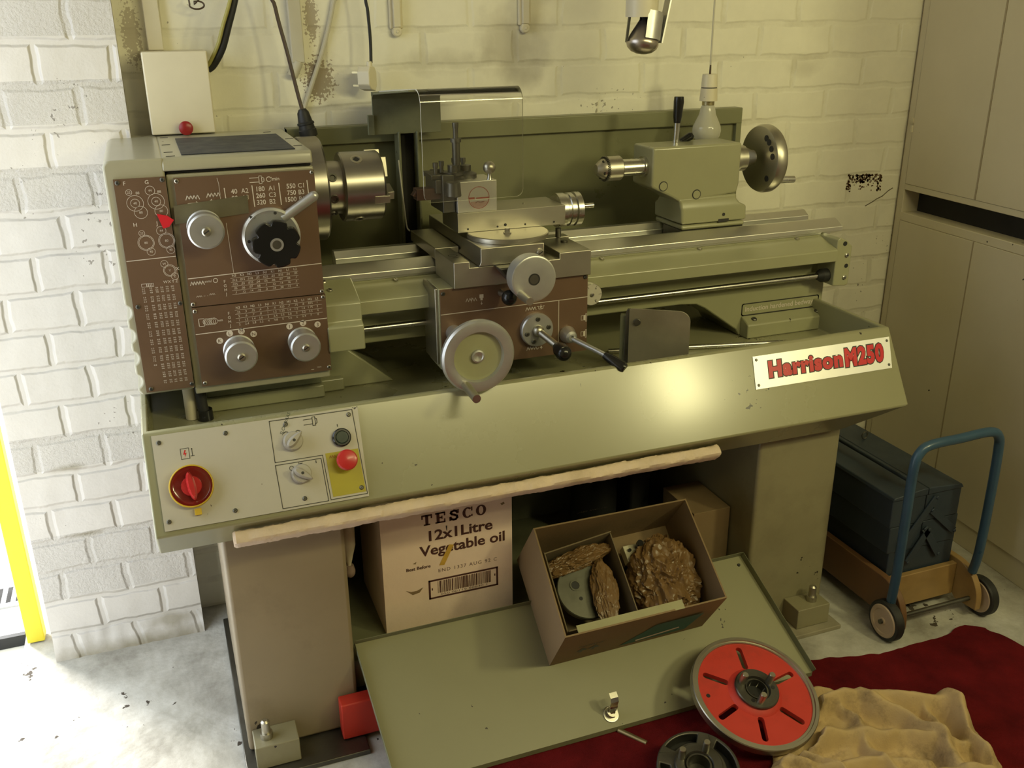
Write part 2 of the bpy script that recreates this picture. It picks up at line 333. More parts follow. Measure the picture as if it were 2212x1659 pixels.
# --- flat marks: a frame on a surface carrying strokes, boxes and lettering
_fonts = {}
def glyphs(txt, off=0., shear=0., space=1.):
    key = (txt, off, shear, space)
    if key in _fonts: return _fonts[key]
    cu = bpy.data.curves.new('t', 'FONT'); cu.body = txt; cu.size = 1.; cu.offset = off; cu.resolution_u = 3; cu.shear = shear; cu.space_character = space
    o = bpy.data.objects.new('t', cu); COL.objects.link(o)
    dg = bpy.context.evaluated_depsgraph_get(); me = o.evaluated_get(dg).to_mesh()
    vs = [(v.co.x, v.co.y) for v in me.vertices]; fs = [tuple(p.vertices) for p in me.polygons]
    o.evaluated_get(dg).to_mesh_clear(); bpy.data.objects.remove(o); bpy.data.curves.remove(cu)
    _fonts[key] = (vs, fs); return vs, fs
class Fr:
    def __init__(s, b, o, ux, uy, eps=.0006, mi=1):
        s.b = b; s.o = V(o); s.ux = V(ux).normalized(); s.uy = V(uy).normalized(); s.n = s.ux.cross(s.uy).normalized(); s.e = eps; s.mi = mi
    def p(s, u, v, e=None): return s.o + s.ux * u + s.uy * v + s.n * (s.e if e is None else e)
    def fill(s, pts, e=None, mi=None):
        s.b.mi = s.mi if mi is None else mi; s.b.poly([s.p(u, v, e) for u, v in pts]); return s
    def rect(s, u0, v0, u1, v1, e=None, mi=None): return s.fill([(u0, v0), (u1, v0), (u1, v1), (u0, v1)], e, mi)
    def line(s, pts, w=.001, closed=False, mi=None, e=None):
        if closed: pts = list(pts) + [pts[0]]
        for (a, b), (c, d) in zip(pts, pts[1:]):
            l = math.hypot(c - a, d - b) or 1e-9; nx, ny = -(d - b) / l * w / 2, (c - a) / l * w / 2
            ex, ey = (c - a) / l * w / 2 * .8, (d - b) / l * w / 2 * .8
            s.fill([(a - nx - ex, b - ny - ey), (c - nx + ex, d - ny + ey), (c + nx + ex, d + ny + ey), (a + nx - ex, b + ny - ey)], e, mi)
        return s
    def circ(s, u, v, r, w=.001, n=28, mi=None):
        s.b.mi = s.mi if mi is None else mi
        q = [(math.cos(2 * PI * i / n), math.sin(2 * PI * i / n)) for i in range(n)]
        for i in range(n):
            a, b = q[i], q[(i + 1) % n]
            s.b.poly([s.p(u + a[0] * (r - w), v + a[1] * (r - w)), s.p(u + a[0] * r, v + a[1] * r), s.p(u + b[0] * r, v + b[1] * r), s.p(u + b[0] * (r - w), v + b[1] * (r - w))])
        return s
    def disc(s, u, v, r, n=28, e=None, mi=None): return s.fill([(u + r * math.cos(2 * PI * i / n), v + r * math.sin(2 * PI * i / n)) for i in range(n)], e, mi)
    def text(s, t, u, v, h, off=0., align='c', rot=0., mi=None, e=None, sx=1., shear=0., space=1., width=None):
        vs, fs = glyphs(t, off, shear, space); s.b.mi = s.mi if mi is None else mi
        k = h / .69
        if not vs: return s
        x0 = min(a for a, _ in vs); x1 = max(a for a, _ in vs)
        if width is not None: sx = width / ((x1 - x0) * k)
        d = {'c': (x0 + x1) / 2, 'l': x0, 'r': x1}[align]
        c, sn = math.cos(rot), math.sin(rot)
        bv = []
        for a, b in vs:
            a = (a - d) * k * sx; b = b * k
            bv.append(s.b.bm.verts.new(s.p(u + a * c - b * sn, v + a * sn + b * c, e)))
        for f in fs: s.b.face([bv[i] for i in f])
        return s
    def zig(s, u, v, w, h, n, lw=.001, mi=None):
        return s.line([(u + w * i / (2 * n), v + (h if i % 2 else 0)) for i in range(2 * n + 1)], lw, mi=mi)
    def arrow(s, u0, v0, u1, v1, w=.002, mi=None):
        l = math.hypot(u1 - u0, v1 - v0); dx, dy = (u1 - u0) / l, (v1 - v0) / l; hl = w * 3
        s.line([(u0, v0), (u1 - dx * hl, v1 - dy * hl)], w, mi=mi)
        s.fill([(u1, v1), (u1 - dx * hl - dy * hl * .7, v1 - dy * hl + dx * hl * .7), (u1 - dx * hl + dy * hl * .7, v1 - dy * hl - dx * hl * .7)], mi=mi); return s
def screw(name, p, ax, r, parent, mats=None, slot=True, hex_=False):
    b = B(); u, w, a = orth(ax); p = V(p)
    b.rev([(0, r), (r * .35, r), (r * .6, r * .7)], p, ax, 16)
    b.m(1)
    if hex_: b.rev([(r * .6, r * .45), (r * .63, r * .45)], p, ax, 6)
    elif slot: b.obox(p + a * r * .6, (u + w * .6), (w - u * .6), a, r * .72, r * .12, r * .04)
    return b.build(name, mats or [steel, blackr], parent, angle=40)

# ------------------------------------------------------------------ THE LATHE
LA = thing('lathe', 'olive green metalworking lathe on its own stand, filling the middle of the workshop', 'lathe', (.7, .1, 0))

# --- stand
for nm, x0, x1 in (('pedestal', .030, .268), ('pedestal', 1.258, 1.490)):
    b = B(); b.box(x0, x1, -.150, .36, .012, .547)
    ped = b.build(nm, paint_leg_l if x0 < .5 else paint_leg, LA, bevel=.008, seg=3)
    if x0 < .5: fx0, fx1, bx = .040, .130, .067
    else: fx0, fx1, bx = 1.374, 1.470, 1.434
    b = B(); b.box(x0 - .012, x1 + .004, -.235, .37, 0, .012); b.build('base_plate', steel_dk if x0 < .5 else mat('base_board', (.30, .27, .19), .8, 0, .15, 12, grime=.3), ped, bevel=.002)
    b = B(); b.box(fx0, fx1, -.212, -.1502, .0125, .068); b.build('foot_block', paint_leg, ped, bevel=.002)
    b = B(); b.rev([(0, .013), (.014, .013), (.014, .009), (.040, .009), (.044, .005)], (bx, -.183, .068), (0, 0, 1), 18); b.build('levelling_bolt', steel, ped)
b = B(); b.box(.268, 1.258, .33, .35, .150, .547); b.build('back_panel', paint_dark, LA)
b = B(); b.box(.268, 1.258, -.125, .33, .145, .160); b.box(.268, 1.258, -.125, -.112, .09, .145); b.build('shelf', paint_dark, LA, bevel=.002)
b = B(); b.rev([(0, .003), (.055, .0165), (.21, .019)], (.2935, -.02, .334), (0, 0, 1), 24); b.build('drain_funnel', cream, LA)
b = B(); b.sph((.294, -.02, .322), .012, 16, (1, 1, 1.3)); b.rev([(0, .011), (.012, .009)], (.294, -.02, .326), (0, 0, 1), 16); b.build('drain_cap', pinkish, LA)

# --- chip tray
b = B(); bm = b.bm
op = [(-.168, .779), (-.2585, .6145), (-.19, .5455), (.42, .5455), (.42, .779)]
rx = [1.576, 1.580, 1.455, 1.455, 1.576]
ip = [(-.153, .779), (-.146, .705), (.405, .705), (.405, .779)]
ol = [bm.verts.new((-.08, *p)) for p in op]; orr = [bm.verts.new((x, *p)) for x, p in zip(rx, op)]
il = [bm.verts.new((-.068, *p)) for p in ip]; ir = [bm.verts.new((1.563, *p)) for p in ip]
for i in range(4): b.face([ol[i], orr[i], orr[i + 1], ol[i + 1]])
b.face(ol); b.face([orr[0], orr[1], orr[4]]); b.face([orr[1], orr[2], orr[3]]); b.face([orr[1], orr[3], orr[4]])
for i in range(3): b.face([il[i], il[i + 1], ir[i + 1], ir[i]])
b.face(il); b.face(ir)
b.face([ol[0], il[0], ir[0], orr[0]]); b.face([ol[4], orr[4], ir[3], il[3]]); b.face([ol[0], ol[4], il[3], il[0]]); b.face([orr[0], ir[0], ir[3], orr[4]])
tray = b.build('chip_tray', paint_tray, LA, bevel=.004, seg=3)

# frame of the sloping tray front: u = world x, v = up the slope, 0 at the lip
TU = V((0, .0905, .1645)).normalized(); TN = V((0, -TU.z, TU.y))
PX, PZ = (.945, .1096, 0.), (.941, .0248)      # layout of a plate -> its place on the slope
def tx(x, z): return PX[0] * x + PX[1] * x * z
def tz(z): return PZ[0] * z + PZ[1]
def tp(x, z, e=0.):
    q = tz(z); return V((tx(x, z), -.168 - (.779 - q) * TU.y / TU.z, q)) + TN * e
class TF(Fr):
    def p(s, u, v, e=None): return tp(u, v, s.base) + s.n * (s.e if e is None else e)
def tray_frame(b, e):
    f = TF(b, (0, 0, 0), (1, 0, 0), TU, .0004); f.base = e; return f
def tv(z): return z

# control plate
b = B()
u0, u1, z0, z1 = -.062, .299, .636, .796
b.loft([[tp(u0, z0, .0008), tp(u1, z0, .0008), tp(u1, z1, .0008), tp(u0, z1, .0008)], [tp(u0, z0, .004), tp(u1, z0, .004), tp(u1, z1, .004), tp(u0, z1, .004)]])
f = tray_frame(b, .004)
def R(*a, w=.0012, mi=1): f.line([(a[0], tv(a[1])), (a[2], tv(a[3])), (a[4], tv(a[5])), (a[6], tv(a[7]))], w, closed=True, mi=mi)
R(.138, .793, .289, .793, .296, .640, .141, .640, w=.0001)
f.line([(.138, tv(.792)), (.288, tv(.792)), (.2965, tv(.641)), (.234, tv(.641))], .0012)
f.line([(.138, tv(.792)), (.1385, tv(.720)), (.224, tv(.720)), (.2285, tv(.641)), (.234, tv(.641))], .0012)
f.line([(.138, tv(.715)), (.2205, tv(.715)), (.224, tv(.640)), (.141, tv(.640)), (.138, tv(.715))], .0012)
f.fill([(.229, tv(.722)), (.290, tv(.722)), (.2945, tv(.645)), (.233, tv(.645))], mi=2)
# spindle symbol, indicator bars, tap, mains symbol, handwriting
f.line([(.198, tv(.786)), (.214, tv(.786))], .0012); f.line([(.198, tv(.777)), (.214, tv(.777))], .0012)
f.line([(.214, tv(.789)), (.219, tv(.789)), (.219, tv(.774)), (.214, tv(.774))], .0012, closed=True)
f.line([(.219, tv(.787)), (.222, tv(.785)), (.222, tv(.778)), (.219, tv(.776))], .0012)
f.rect(.2570, tv(.770), .2585, tv(.7655)); f.rect(.210, tv(.716) - .008, .2115, tv(.716) - .003)
f.line([(.160, tv(.768)), (.164, tv(.770)), (.168, tv(.769))], .0015); f.line([(.181, tv(.768)), (.186, tv(.7695)), (.190, tv(.7675))], .0015)
f.circ(.166, tv(.706), .0042, .001)
f.line([(.180, tv(.7135)), (.180, tv(.7085)), (.189, tv(.7085)), (.192, tv(.706)), (.192, tv(.703))], .0012); f.line([(.184, tv(.7085)), (.184, tv(.712)), (.182, tv(.712)), (.186, tv(.712))], .0012)
f.line([(-.018, tv(.750)), (-.004, tv(.750)), (-.004, tv(.7675)), (-.018, tv(.7675))], .0009, closed=True)
f.fill([(-.011, tv(.765)), (-.0145, tv(.757)), (-.011, tv(.758)), (-.0125, tv(.752)), (-.008, tv(.760)), (-.0115, tv(.7595)), (-.009, tv(.7645))], mi=3)
f.line([(-.002, tv(.7535)), (.004, tv(.7535))], .001); f.line([(.001, tv(.7535)), (.001, tv(.7645))], .001); f.disc(.001, tv(.7652), .0012)
f.text('SLCKWAAS', .158, tv(.765), .0055, rot=math.radians(62), align='l', mi=4, shear=.2)
f.zig(.236, tv(.7125), .012, .004, 3, .0012, mi=3)
cp = b.build('control_plate', [whitep, printd, yellowpaint, redprint, greenp], LA)
for x, z in ((-.051, .783), (.061, .783), (.166, .783), (.281, .784), (-.053, .651), (.059, .651), (.182, .651), (.287, .653)):
    screw('screw', tp(x, z, .004), TN, .0042, cp, [steel_dk, blackr])
# mains switch
c0 = tp(-.008, .703, .004)
b = B(); b.rev([(0, .0385), (.012, .0385), (.014, .0375), (.014, .0357), (.008, .0357)], c0, TN, 48)
b.m(1).rev([(.008, .0359), (.0125, .0359), (.0128, .032), (.0105, .028), (.0105, .001)], c0, TN, 48, caps=False)
b.m(0); q = tp(-.003, .6595, .004); b.obox(q + TN * .004, (1, 0, 0), TU, TN, .006, .006, .004)
sw = b.build('mains_switch', [yellowp, redclear], LA, bevel=.0006)
b = B(); b.rev([(.0105, .018), (.015, .017)], c0, TN, 32)
kx = (V((.12, 0, 0)) + TU * -1).normalized(); ky = TN.cross(kx)
b.loft([[c0 + TN * h + kx * (s * math.cos(t)) + ky * (w * math.sin(t)) for t in [2 * PI * i / 24 for i in range(24)]] for h, s, w in ((.014, .026, .008), (.026, .024, .006), (.030, .021, .004))])
b.build('switch_handle', redp, sw)
# pointer selectors
for x, z, an in ((.175, .752, 42), (.182, .694, -38)):
    c0 = tp(x, z, .004); a = math.radians(an)
    kx = V((math.cos(a), 0, 0)) + TU * math.sin(a); kx.normalize(); ky = TN.cross(kx)
    b = B(); b.rev([(0, .0185), (.009, .0180), (.013, .016), (.0135, .004)], c0, TN, 36)
    def leaf(L, W): return [(L * (1.25 * math.cos(t) + .2), W * math.sin(t) * (1 - .35 * math.cos(t))) for t in [2 * PI * i / 28 for i in range(28)]]
    b.loft([[c0 + TN * h + kx * p + ky * q for p, q in leaf(L, W)] for h, L, W in ((.010, .0155, .0085), (.021, .015, .0065), (.0245, .013, .004))])
    b.m(1).rev([(.0240, .0028), (.0250, .0028)], c0, TN, 14)
    o = b.build('selector_switch', [grip, printd], LA); o['label'] = 'pale grey pointer knob'
c0 = tp(.2625, .7455, .004)
b = B(); b.rev([(0, .0175), (.006, .0175), (.008, .0155), (.008, .0125), (.005, .0122)], c0, TN, 36); b.m(1).rev([(.003, .012), (.0065, .012), (.0072, .010)], c0, TN, 32)
b.build('start_button', [blackp, greenp], LA)['label'] = 'dark green push button in black ring'
c0 = tp(.2645, .704, .004)
b = B(); b.rev([(0, .014), (.012, .012), (.013, .019), (.020, .0197), (.024, .017), (.026, .010), (.0265, .001)], c0, TN, 40); b.build('stop_button', redp, LA)['label'] = 'red mushroom button'

# name plate
PX, PZ = (.9446, .11026, 0.), (.9472, .01998)
b = B()
b.loft([[tp(x, z, e) for x, z in ((1.157, .713), (1.521, .713), (1.521, .781), (1.157, .781))] for e in (.0006, .002)])
f = tray_frame(b, .002); f.e = .0003
for s_, off, mi, e in (('Harrison', .105, 1, .0003), ('Harrison', .058, 2, .0006)): f.text(s_, 1.2905, tv(.7345), .0305, off=off, mi=mi, e=e, width=.195 + (off - .058) * .06, space=1.13)
for s_, off, mi, e in (('M250', .105, 1, .0003), ('M250', .058, 2, .0006)): f.text(s_, 1.4475, tv(.7325), .0345, off=off, mi=mi, e=e, width=.107 + (off - .058) * .06, space=1.13)
npl = b.build('name_plate', [alu_plate, printd, redprint], LA)
for x, z in ((1.165, .773), (1.513, .773), (1.165, .721), (1.513, .721)): screw('rivet', tp(x, z, .0018), TN, .0032, npl, [steel_dk, steel_dk], slot=False)

# --- bed
b = B()
b.prism([(.28, .806), (1.17, .806), (1.215, .802), (1.24, .789), (1.335, .722), (1.345, .7055), (1.592, .7055), (1.592, .945), (.28, .945)], 'y', .10, .285)
b.prism([(.066, .7055), (.066, .741), (.075, .746), (.101, .757), (.101, .7055)], 'x', 1.347, 1.600)
bed = b.build('bed', [castp], LA, bevel=.003)
for x in (1.375, 1.565): screw('foot_screw', (x, .083, .7495), (0, -.35, .94), .007, bed, [steel_dk, blackr], hex_=True)
b = B(); b.prism([(.100, .951), (.100, .9625), (.130, .9785), (.140, .9785), (.140, .951)], 'x', .295, 1.631); b.prism([(.106, .945), (.106, .951), (.14, .951), (.14, .945)], 'x', .295, 1.60)
b.build('front_bedway', steel_way, LA, bevel=.001)
b = B(); b.prism([(.240, .951), (.240, .965), (.260, .978), (.280, .978), (.280, .951)], 'x', .36, 1.631); b.prism([(.245, .945), (.245, .951), (.28, .951), (.28, .945)], 'x', .36, 1.60)
b.build('rear_bedway', steel_way, LA, bevel=.001)
b = B(); b.box(.30, 1.60, .142, .238, .946, .952); b.build('bed_web', steel_dk, LA)
b = B(); b.prism([(.0995, .944), (.034, .924), (.030, .920), (.030, .893), (.034, .892), (.036, .918), (.0995, .938)], 'x', .36, 1.566)
cov = b.build('leadscrew_cover', castp, LA, bevel=.001)
for x in (.46, .66, .95, 1.21, 1.49): screw('screw', (x, .094, .943), (0, -.28, .96), .0055, cov)
b = B(); b.rev([(0, .008), (1.27, .008)], (.30, .066, .905), (1, 0, 0), 20); b.build('leadscrew', steel_dk, LA)
b = B(); b.rev([(0, .0065), (1.26, .0065)], (.30, .062, .851), (1, 0, 0), 18); b.m(1).rev([(0, .009), (.012, .017), (.03, .017), (.03, .008)], (1.536, .062, .851), (1, 0, 0), 24);
b.build('feed_rod', [steel_br, blackr], LA)
b = B(); b.prism([(1.566, .835), (1.566, .945), (1.574, .951), (1.598, .940), (1.612, .927), (1.612, .829), (1.604, .826), (1.566, .829)], 'y', .034, .112)
eb = b.build('end_bracket', castp, LA, bevel=.002)
for z in (.905, .848): screw('screw', (1.598, .034, z), (0, -1, 0), .006, eb, [steel_br, steel_dk], hex_=True)
for p_, r_ in (((1.600, .0338, .878), .0055), ((1.589, .0338, .935), .006)):
    b = B(); b.rev([(0, r_), (.0006, r_)], p_, (0, -1, 0), 16); b.build('bracket_hole', blackr, eb)
b = B(); f = Fr(b, (0, .0995, 0), (1, 0, 0), (0, 0, 1), .0004, 0)
def rrect(u0, v0, u1, v1, r, n=6):
    out = []
    for cx, cy, a in ((u1 - r, v0 + r, -90), (u1 - r, v1 - r, 0), (u0 + r, v1 - r, 90), (u0 + r, v0 + r, 180)):
        out += [(cx + r * math.cos(math.radians(a + 90 * i / n)), cy + r * math.sin(math.radians(a + 90 * i / n))) for i in range(n + 1)]
    return out
b.loft([[V((u, y, v)) for u, v in rrect(1.347, .7565, 1.580, .7885, .006)] for y in (.0999, .0995)])
f.line(rrect(1.348, .7575, 1.579, .7875, .005), .0028, closed=True, mi=1)
f.text('Induction hardened bedways', 1.4635, .7675, .0125, off=.012, width=.212, mi=2)
b.build('bed_label', [castp, printd, printw], LA)
# feed gearbox extension beside the headstock
b = B(); b.prism([(.095, .958), (.015, .931), (.008, .927), (.006, .890), (-.008, .884), (-.010, .832), (.095, .832)], 'x', .291, .3655)
fb = b.build('feed_box_cover', castp, LA, bevel=.003)
screw('screw', (.312, .055, .9455), (0, -.32, .95), .0055, fb); screw('screw', (.306, .088, .956), (0, -.5, .86), .0055, fb)
b = B(); b.prism([(.20, .705), (.45, .705), (.31, .83), (.20, .83)], 'y', .115, .24); b.box(.20, .335, .10, .30, .705, .735); b.build('bed_foot', castp, LA, bevel=.004)

# --- headstock
b = B(); b.box(.024, .291, .006, .40, .776, 1.206)
b.m(1).box(.026, .288, .010, .39, 1.206, 1.2125)
hs = b.build('headstock', [paint_head, darkgap], LA, bevel=.003)
b = B(); b.prism([(.000, 1.2125), (.000, 1.222), (.004, 1.2335), (.010, 1.2365), (.40, 1.2365), (.40, 1.2125)], 'x', .020, .290)
tcv = b.build('headstock_cover', [paint_head], LA, bevel=.003)
b = B(); b.box(.056, .263, .024, .292, 1.2366, 1.2385); b.build('rubber_mat', dkglass, tcv, bevel=.001)
for x, y in ((.035, .33), (.035, .20), (.035, .08), (.25, .345), (.277, .20), (.276, .08), (.037, .02)):
    b = B(); b.box(x - .008, x + .008, y - .0016, y + .0016, 1.2366, 1.2372); b.build('cover_mark', printd, tcv)
b = B(); b.box(.037, .287, .075, .38, .7055, .734); b.m(1).box(.045, .283, .085, .37, .734, .776); b.build('headstock_base', [castp, paint_dark], LA, bevel=.003)
b = B(); b.cyl((.012, .06, .706), (.012, .06, .80), .013); b.build('drain_pipe', cream, LA)
b = B(); b.tube([(.032, .045, .80), (.033, .045, .74), (.036, .04, .712)], .011, 14); b.m(1).rev([(0, .016), (.022, .015)], (.037, .045, .7055), (0, 0, 1), 18); b.build('drain_hose', [blackr, blackp], LA)

# upper front plate
b = B(); b.box(.0365, .2905, -.004, .006, .957, 1.200)
f = Fr(b, (0, -.004, 0), (1, 0, 0), (0, 0, 1), .0004)
f.line([(.112, 1.196), (.114, 1.185), (.1145, 1.125)], .0008); f.line([(.119, 1.112), (.122, 1.016)], .0008)
f.line([(.0385, 1.0125), (.2895, 1.0185)], .0016)
f.line([(.170, 1.192), (.187, 1.192)], .0012); f.line([(.170, 1.184), (.187, 1.184)], .0012)
f.line([(.187, 1.195), (.192, 1.195), (.192, 1.181), (.187, 1.181)], .0013, closed=True); f.line([(.192, 1.193), (.196, 1.191), (.196, 1.185), (.192, 1.183)], .0013)
f.circ(.205, 1.188, .005, .0013); f.text('/min', .216, 1.185, .0065, off=.01)
for i, (ul, un, uc, rows) in enumerate(((.1228, .1455, .1525, ['40  A2', '90  A3']), (.1730, .1955, .2025, ['180  A1', '260  C3', '320  B2']), (.2225, .2530, .2580, ['550  C1', '750  B3', '1500  B1']))):
    for k, t in enumerate(rows):
        n_, c_ = t.split('  '); zz = 1.1655 - .0125 * k + .0015 * i
        f.text(n_, un, zz, .0086, off=.015, align='r', sx=.92); f.text(c_, uc, zz, .0086, off=.004, align='l', sx=.92)
    f.line([(ul, 1.1765 + .0015 * i), (ul + .0012, 1.139)], .0018)
f.line([(.2755, 1.181), (.2770, 1.143)], .0018)
f.zig(.053, 1.160, .024, .008, 4, .0013); f.zig(.090, 1.162, .024, .008, 4, .0013); f.arrow(.056, 1.153, .075, 1.1535, .0016); f.arrow(.113, 1.156, .094, 1.1555, .0016)
f.zig(.041, .999, .025, .0075, 5, .0013); f.text('mm/', .074, 1.002, .005); f.circ(.087, 1.0045, .0045, .0011)
f.zig(.049, .975, .010, .003, 3, .0007); f.text('~  -', .066, .975, .004); f.zig(.073, .977, .010, .003, 3, .0007)
cols = ['N3', 'K3', 'M3', 'L3', 'N1', 'K1', 'M1', 'L1', 'L2']
tab = {'F': '.012 .015 .018 .02 .025 .03 .035 .04 .05', 'G': '.025 .03 .035 .04 .05 .06 .07 .08 .1', 'H': '.05 .06 .07 .08 .1 .12 .14 .16 .2', 'J': '.1 .12 .14 .16 .2 .24 .28 .32 .4'}
for i, cn in enumerate(cols): f.text(cn, .122 + .0145 * i, 1.0085 + .00018 * i, .0045, off=.01)
for k, (rn, vals) in enumerate(tab.items()):
    zz = .9995 - .0082 * k; f.text(rn, .1035, zz - .0015, .0055)
    f.line([(.115, zz + .0062), (.243, zz + .0078)], .0005)
    for i, vv in enumerate(vals.split()): f.text(vv, .122 + .0145 * i, zz + .0003 * i, .0042)
f.line([(.115, .9735), (.243, .9750)], .0005)
hp = b.build('speed_plate', [brown, printw], LA, bevel=.0006)
for x, z in ((.041, 1.195), (.286, 1.196), (.041, .962), (.2865, .962)): screw('screw', (x, -.004, z), (0, -1, 0), .0040, hp, [steel, blackr], hex_=True)
# lower front plate
b = B(); b.box(.0375, .2925, -.004, .006, .794, .955)
f = Fr(b, (0, -.004, 0), (1, 0, 0), (0, 0, 1), .0004)
f.line([(.039, .902), (.291, .9055)], .0016)
f.line([(.047, .917), (.057, .917), (.057, .932), (.047, .932)], .0012, closed=True)
for i in range(5): f.circ(.061 + .0035 * i, .925, .0068, .0009, 14)
f.text('mm', .086, .923, .005)
cols = ['N3', 'K3', 'M3', 'L3', 'N1', 'K1', 'N2', 'M1', 'K2', 'L1', 'M2', 'L2']
tab = {'F': '.25 .3 .35 .4 .5 .6 .625 .7 .75 .8 .875 1', 'G': '.5 .6 .7 .8 1 1.2 1.25 1.4 1.5 1.6 1.75 2', 'H': '1 1.2 1.4 1.6 2 2.4 2.5 2.8 3 3.2 3.5 4', 'J': '2 2.4 2.8 3.2 4 4.8 5 5.6 6 6.4 7 8'}
for i, cn in enumerate(cols): f.text(cn, .122 + .0139 * i, .9445 + .00018 * i, .0045, off=.01)
for k, (rn, vals) in enumerate(tab.items()):
    zz = .9355 - .0083 * k; f.text(rn, .104, zz - .001, .0055)
    f.line([(.116, zz + .0063), (.284, zz + .0083)], .0005)
    for i, vv in enumerate(vals.split()): f.text(vv, .122 + .0139 * i, zz + .0003 * i, .0042)
for t, u, z in (('K', .081, .884), ('L', .101, .8965), ('M', .1235, .8985), ('N', .146, .890), ('1', .2165, .897), ('2', .2435, .9010), ('3', .272, .8945)):
    f.disc(u, z, .0063); f.text(t, u, z - .0035, .0070, off=.0, mi=2, e=.0008)
f.text('mm', .268, .8025, .004); f.rect(.2515, .800, .257, .8012)
hp2 = b.build('feed_plate', [brown, printw, brown], LA, bevel=.0006)
for x, z in ((.0425, .948), (.2875, .950), (.0435, .801), (.288, .8015)): screw('screw', (x, -.004, z), (0, -1, 0), .0040, hp2, [steel, blackr], hex_=True)

def round_knob(x, z, r, ln, lab):
    b = B(); b.rev([(0, r * .95), (.004, r * .98), (.006, r * .90), (ln * .45, r * .90), (ln * .5, r), (ln - .003, r), (ln, r * .9), (ln, r * .3)], (x, -.004, z), (0, -1, 0), 48)
    o = b.build('selector_knob', [alu], LA); o['label'] = lab
    screw('knob_screw', (x, -.004 - ln, z), (0, -1, 0), r * .26, o, [steel, blackr]); return o
round_knob(.0795, 1.1085, .0325, .050, 'round aluminium knob of the feed direction'); round_knob(.115, .862, .0310, .050, 'round aluminium knob below the letters K to N'); round_knob(.2385, .865, .0295, .050, 'round aluminium knob below the numbers 1 to 3')
# big speed selector: dished disc with handle, black lobed knob in front
b = B(); c0 = (.1975, -.004, 1.0835)
b.rev([(0, .050), (.014, .0548), (.020, .0543), (.023, .050), (.021, .043), (.021, .001)], c0, (0, -1, 0), 64)
dsc = b.build('speed_selector', [alu], LA)
b = B(); b.cyl((.222, -.019, 1.115), (.283, -.022, 1.154), .0095, .0095, 24); b.sph((.283, -.022, 1.154), .0093, 16); b.build('handle', alu, dsc)
for p_ in ((.208, -.0258, 1.128), (.155, -.0258, 1.078)):
    b = B(); b.rev([(0, .003), (.0008, .003)], p_, (0, -1, 0), 14); b.build('index_dot', printd, dsc)
b = B(); b.loft([[(.160, y, 1.127), (.172, y, 1.122), (.163, y, 1.117)] for y in (-.0255, -.0262)]); b.build('index_mark', printd, dsc)
b = B(); pts = []
for i in range(112):
    t = 2 * PI * i / 112 + .25; rr = .0455 - .0075 * max(0, math.cos(7 * t)) ** 3; pts.append((rr * math.cos(t), rr * math.sin(t)))
cx, cz = .2025, 1.0735
b.loft([[V((cx + a * k, y, cz + c * k)) for a, c in pts] for y, k in ((-.028, .80), (-.034, .97), (-.048, 1.), (-.052, .97), (-.053, .9))])
kb = b.build('lobed_knob', [blackp], LA, angle=50)
b = B(); b.ringz((cx, -.053, cz), (0, -1, 0), .0085, .0125, .001, 32); b.m(1).rev([(0, .0085), (.0005, .0085)], (cx, -.053, cz), (0, -1, 0), 24); b.build('knob_ring', [alu, steel_dk], kb)
# tape strip and red pointer stuck on
b = B(); b.loft([[V((x, y, z)) for x, z in ((.029, 1.117), (.162, 1.128), (.163, 1.161), (.030, 1.151))] for y in (-.0042, -.0062)]); b.build('tape_strip', tape_o, LA)
b = B(); b.loft([[V((x, y, z)) for x, z in ((-.001, 1.139), (.007, 1.1115), (.0175, 1.1135), (.0275, 1.1255), (.0165, 1.1345))] for y in (-.0062, -.0072)]); b.build('pointer_sticker', redprint, LA)

# gear cover
b = B(); pts = [(-.066, .790), (.023, .790), (.023, 1.2365), (-.066, 1.2365)]
for i in range(5): t = PI / 2 + PI / 2 * i / 4; pts.append((-.066 + .014 * math.cos(t), 1.2225 + .014 * math.sin(t)))
left = [(-.080, 1.18)]
for zc in (.957, .911, .866, .819):
    left += [(-.080, zc + .0135)] + [(-.080 + .009 * math.sin(PI * i / 8), zc + .0125 * math.cos(PI * i / 8)) for i in range(1, 8)] + [(-.080, zc - .0135)]
left += [(-.080, .800), (-.074, .790)]
b.prism(pts[1:] + left + [pts[0]], 'y', .002, .40)
gc = b.build('gear_cover', paint_head, LA, bevel=.007, seg=3)
b = B(); b.box(-.0655, .0225, -.003, .004, .796, 1.204)
f = Fr(b, (0, -.003, 0), (1, 0, 0), (0, 0, 1), .0004)
def gears(u, z, l, top, big, small, lab):
    f.text(l, u - .010, z + .058, .007, off=.006)
def gc_c(u, z, r, t=None):
    f.circ(u, z, r, .0007, 28)
    if t: f.text(t, u, z - .002, .0042)
for l, u, z in (('F', -.0475, 1.193), ('G', -.010, 1.193), ('H', -.040, 1.118), ('J', -.003, 1.118)): f.text(l, u, z, .0068, off=.008)
for u, z, r, t in ((-.0425, 1.180, .0055, '22'), (-.0345, 1.160, .0145, None), (-.0345, 1.160, .008, '40'), (-.027, 1.143, .0115, '80'), (-.0065, 1.181, .0085, '44'), (.0015, 1.161, .0145, None), (.0015, 1.161, .008, '40'), (.008, 1.143, .0115, '80'),
                   (-.031, 1.105, .0055, '22'), (-.026, 1.087, .0145, None), (-.026, 1.087, .0125, '80'), (-.0195, 1.070, .0075, '40'), (.003, 1.107, .0085, '44'), (.010, 1.088, .0145, None), (.010, 1.088, .0125, '80'), (.015, 1.0705, .0075, '40'),
                   (.000, 1.045, .0068, 'W'), (.008, 1.0315, .0115, None), (.008, 1.0315, .0095, 'Y'), (.0155, 1.020, .0068, 'Z')): gc_c(u, z, r, t)
f.text('X', .022, 1.031, .006); f.text('88', -.028, 1.176, .0045); f.text('88', .009, 1.176, .0045)
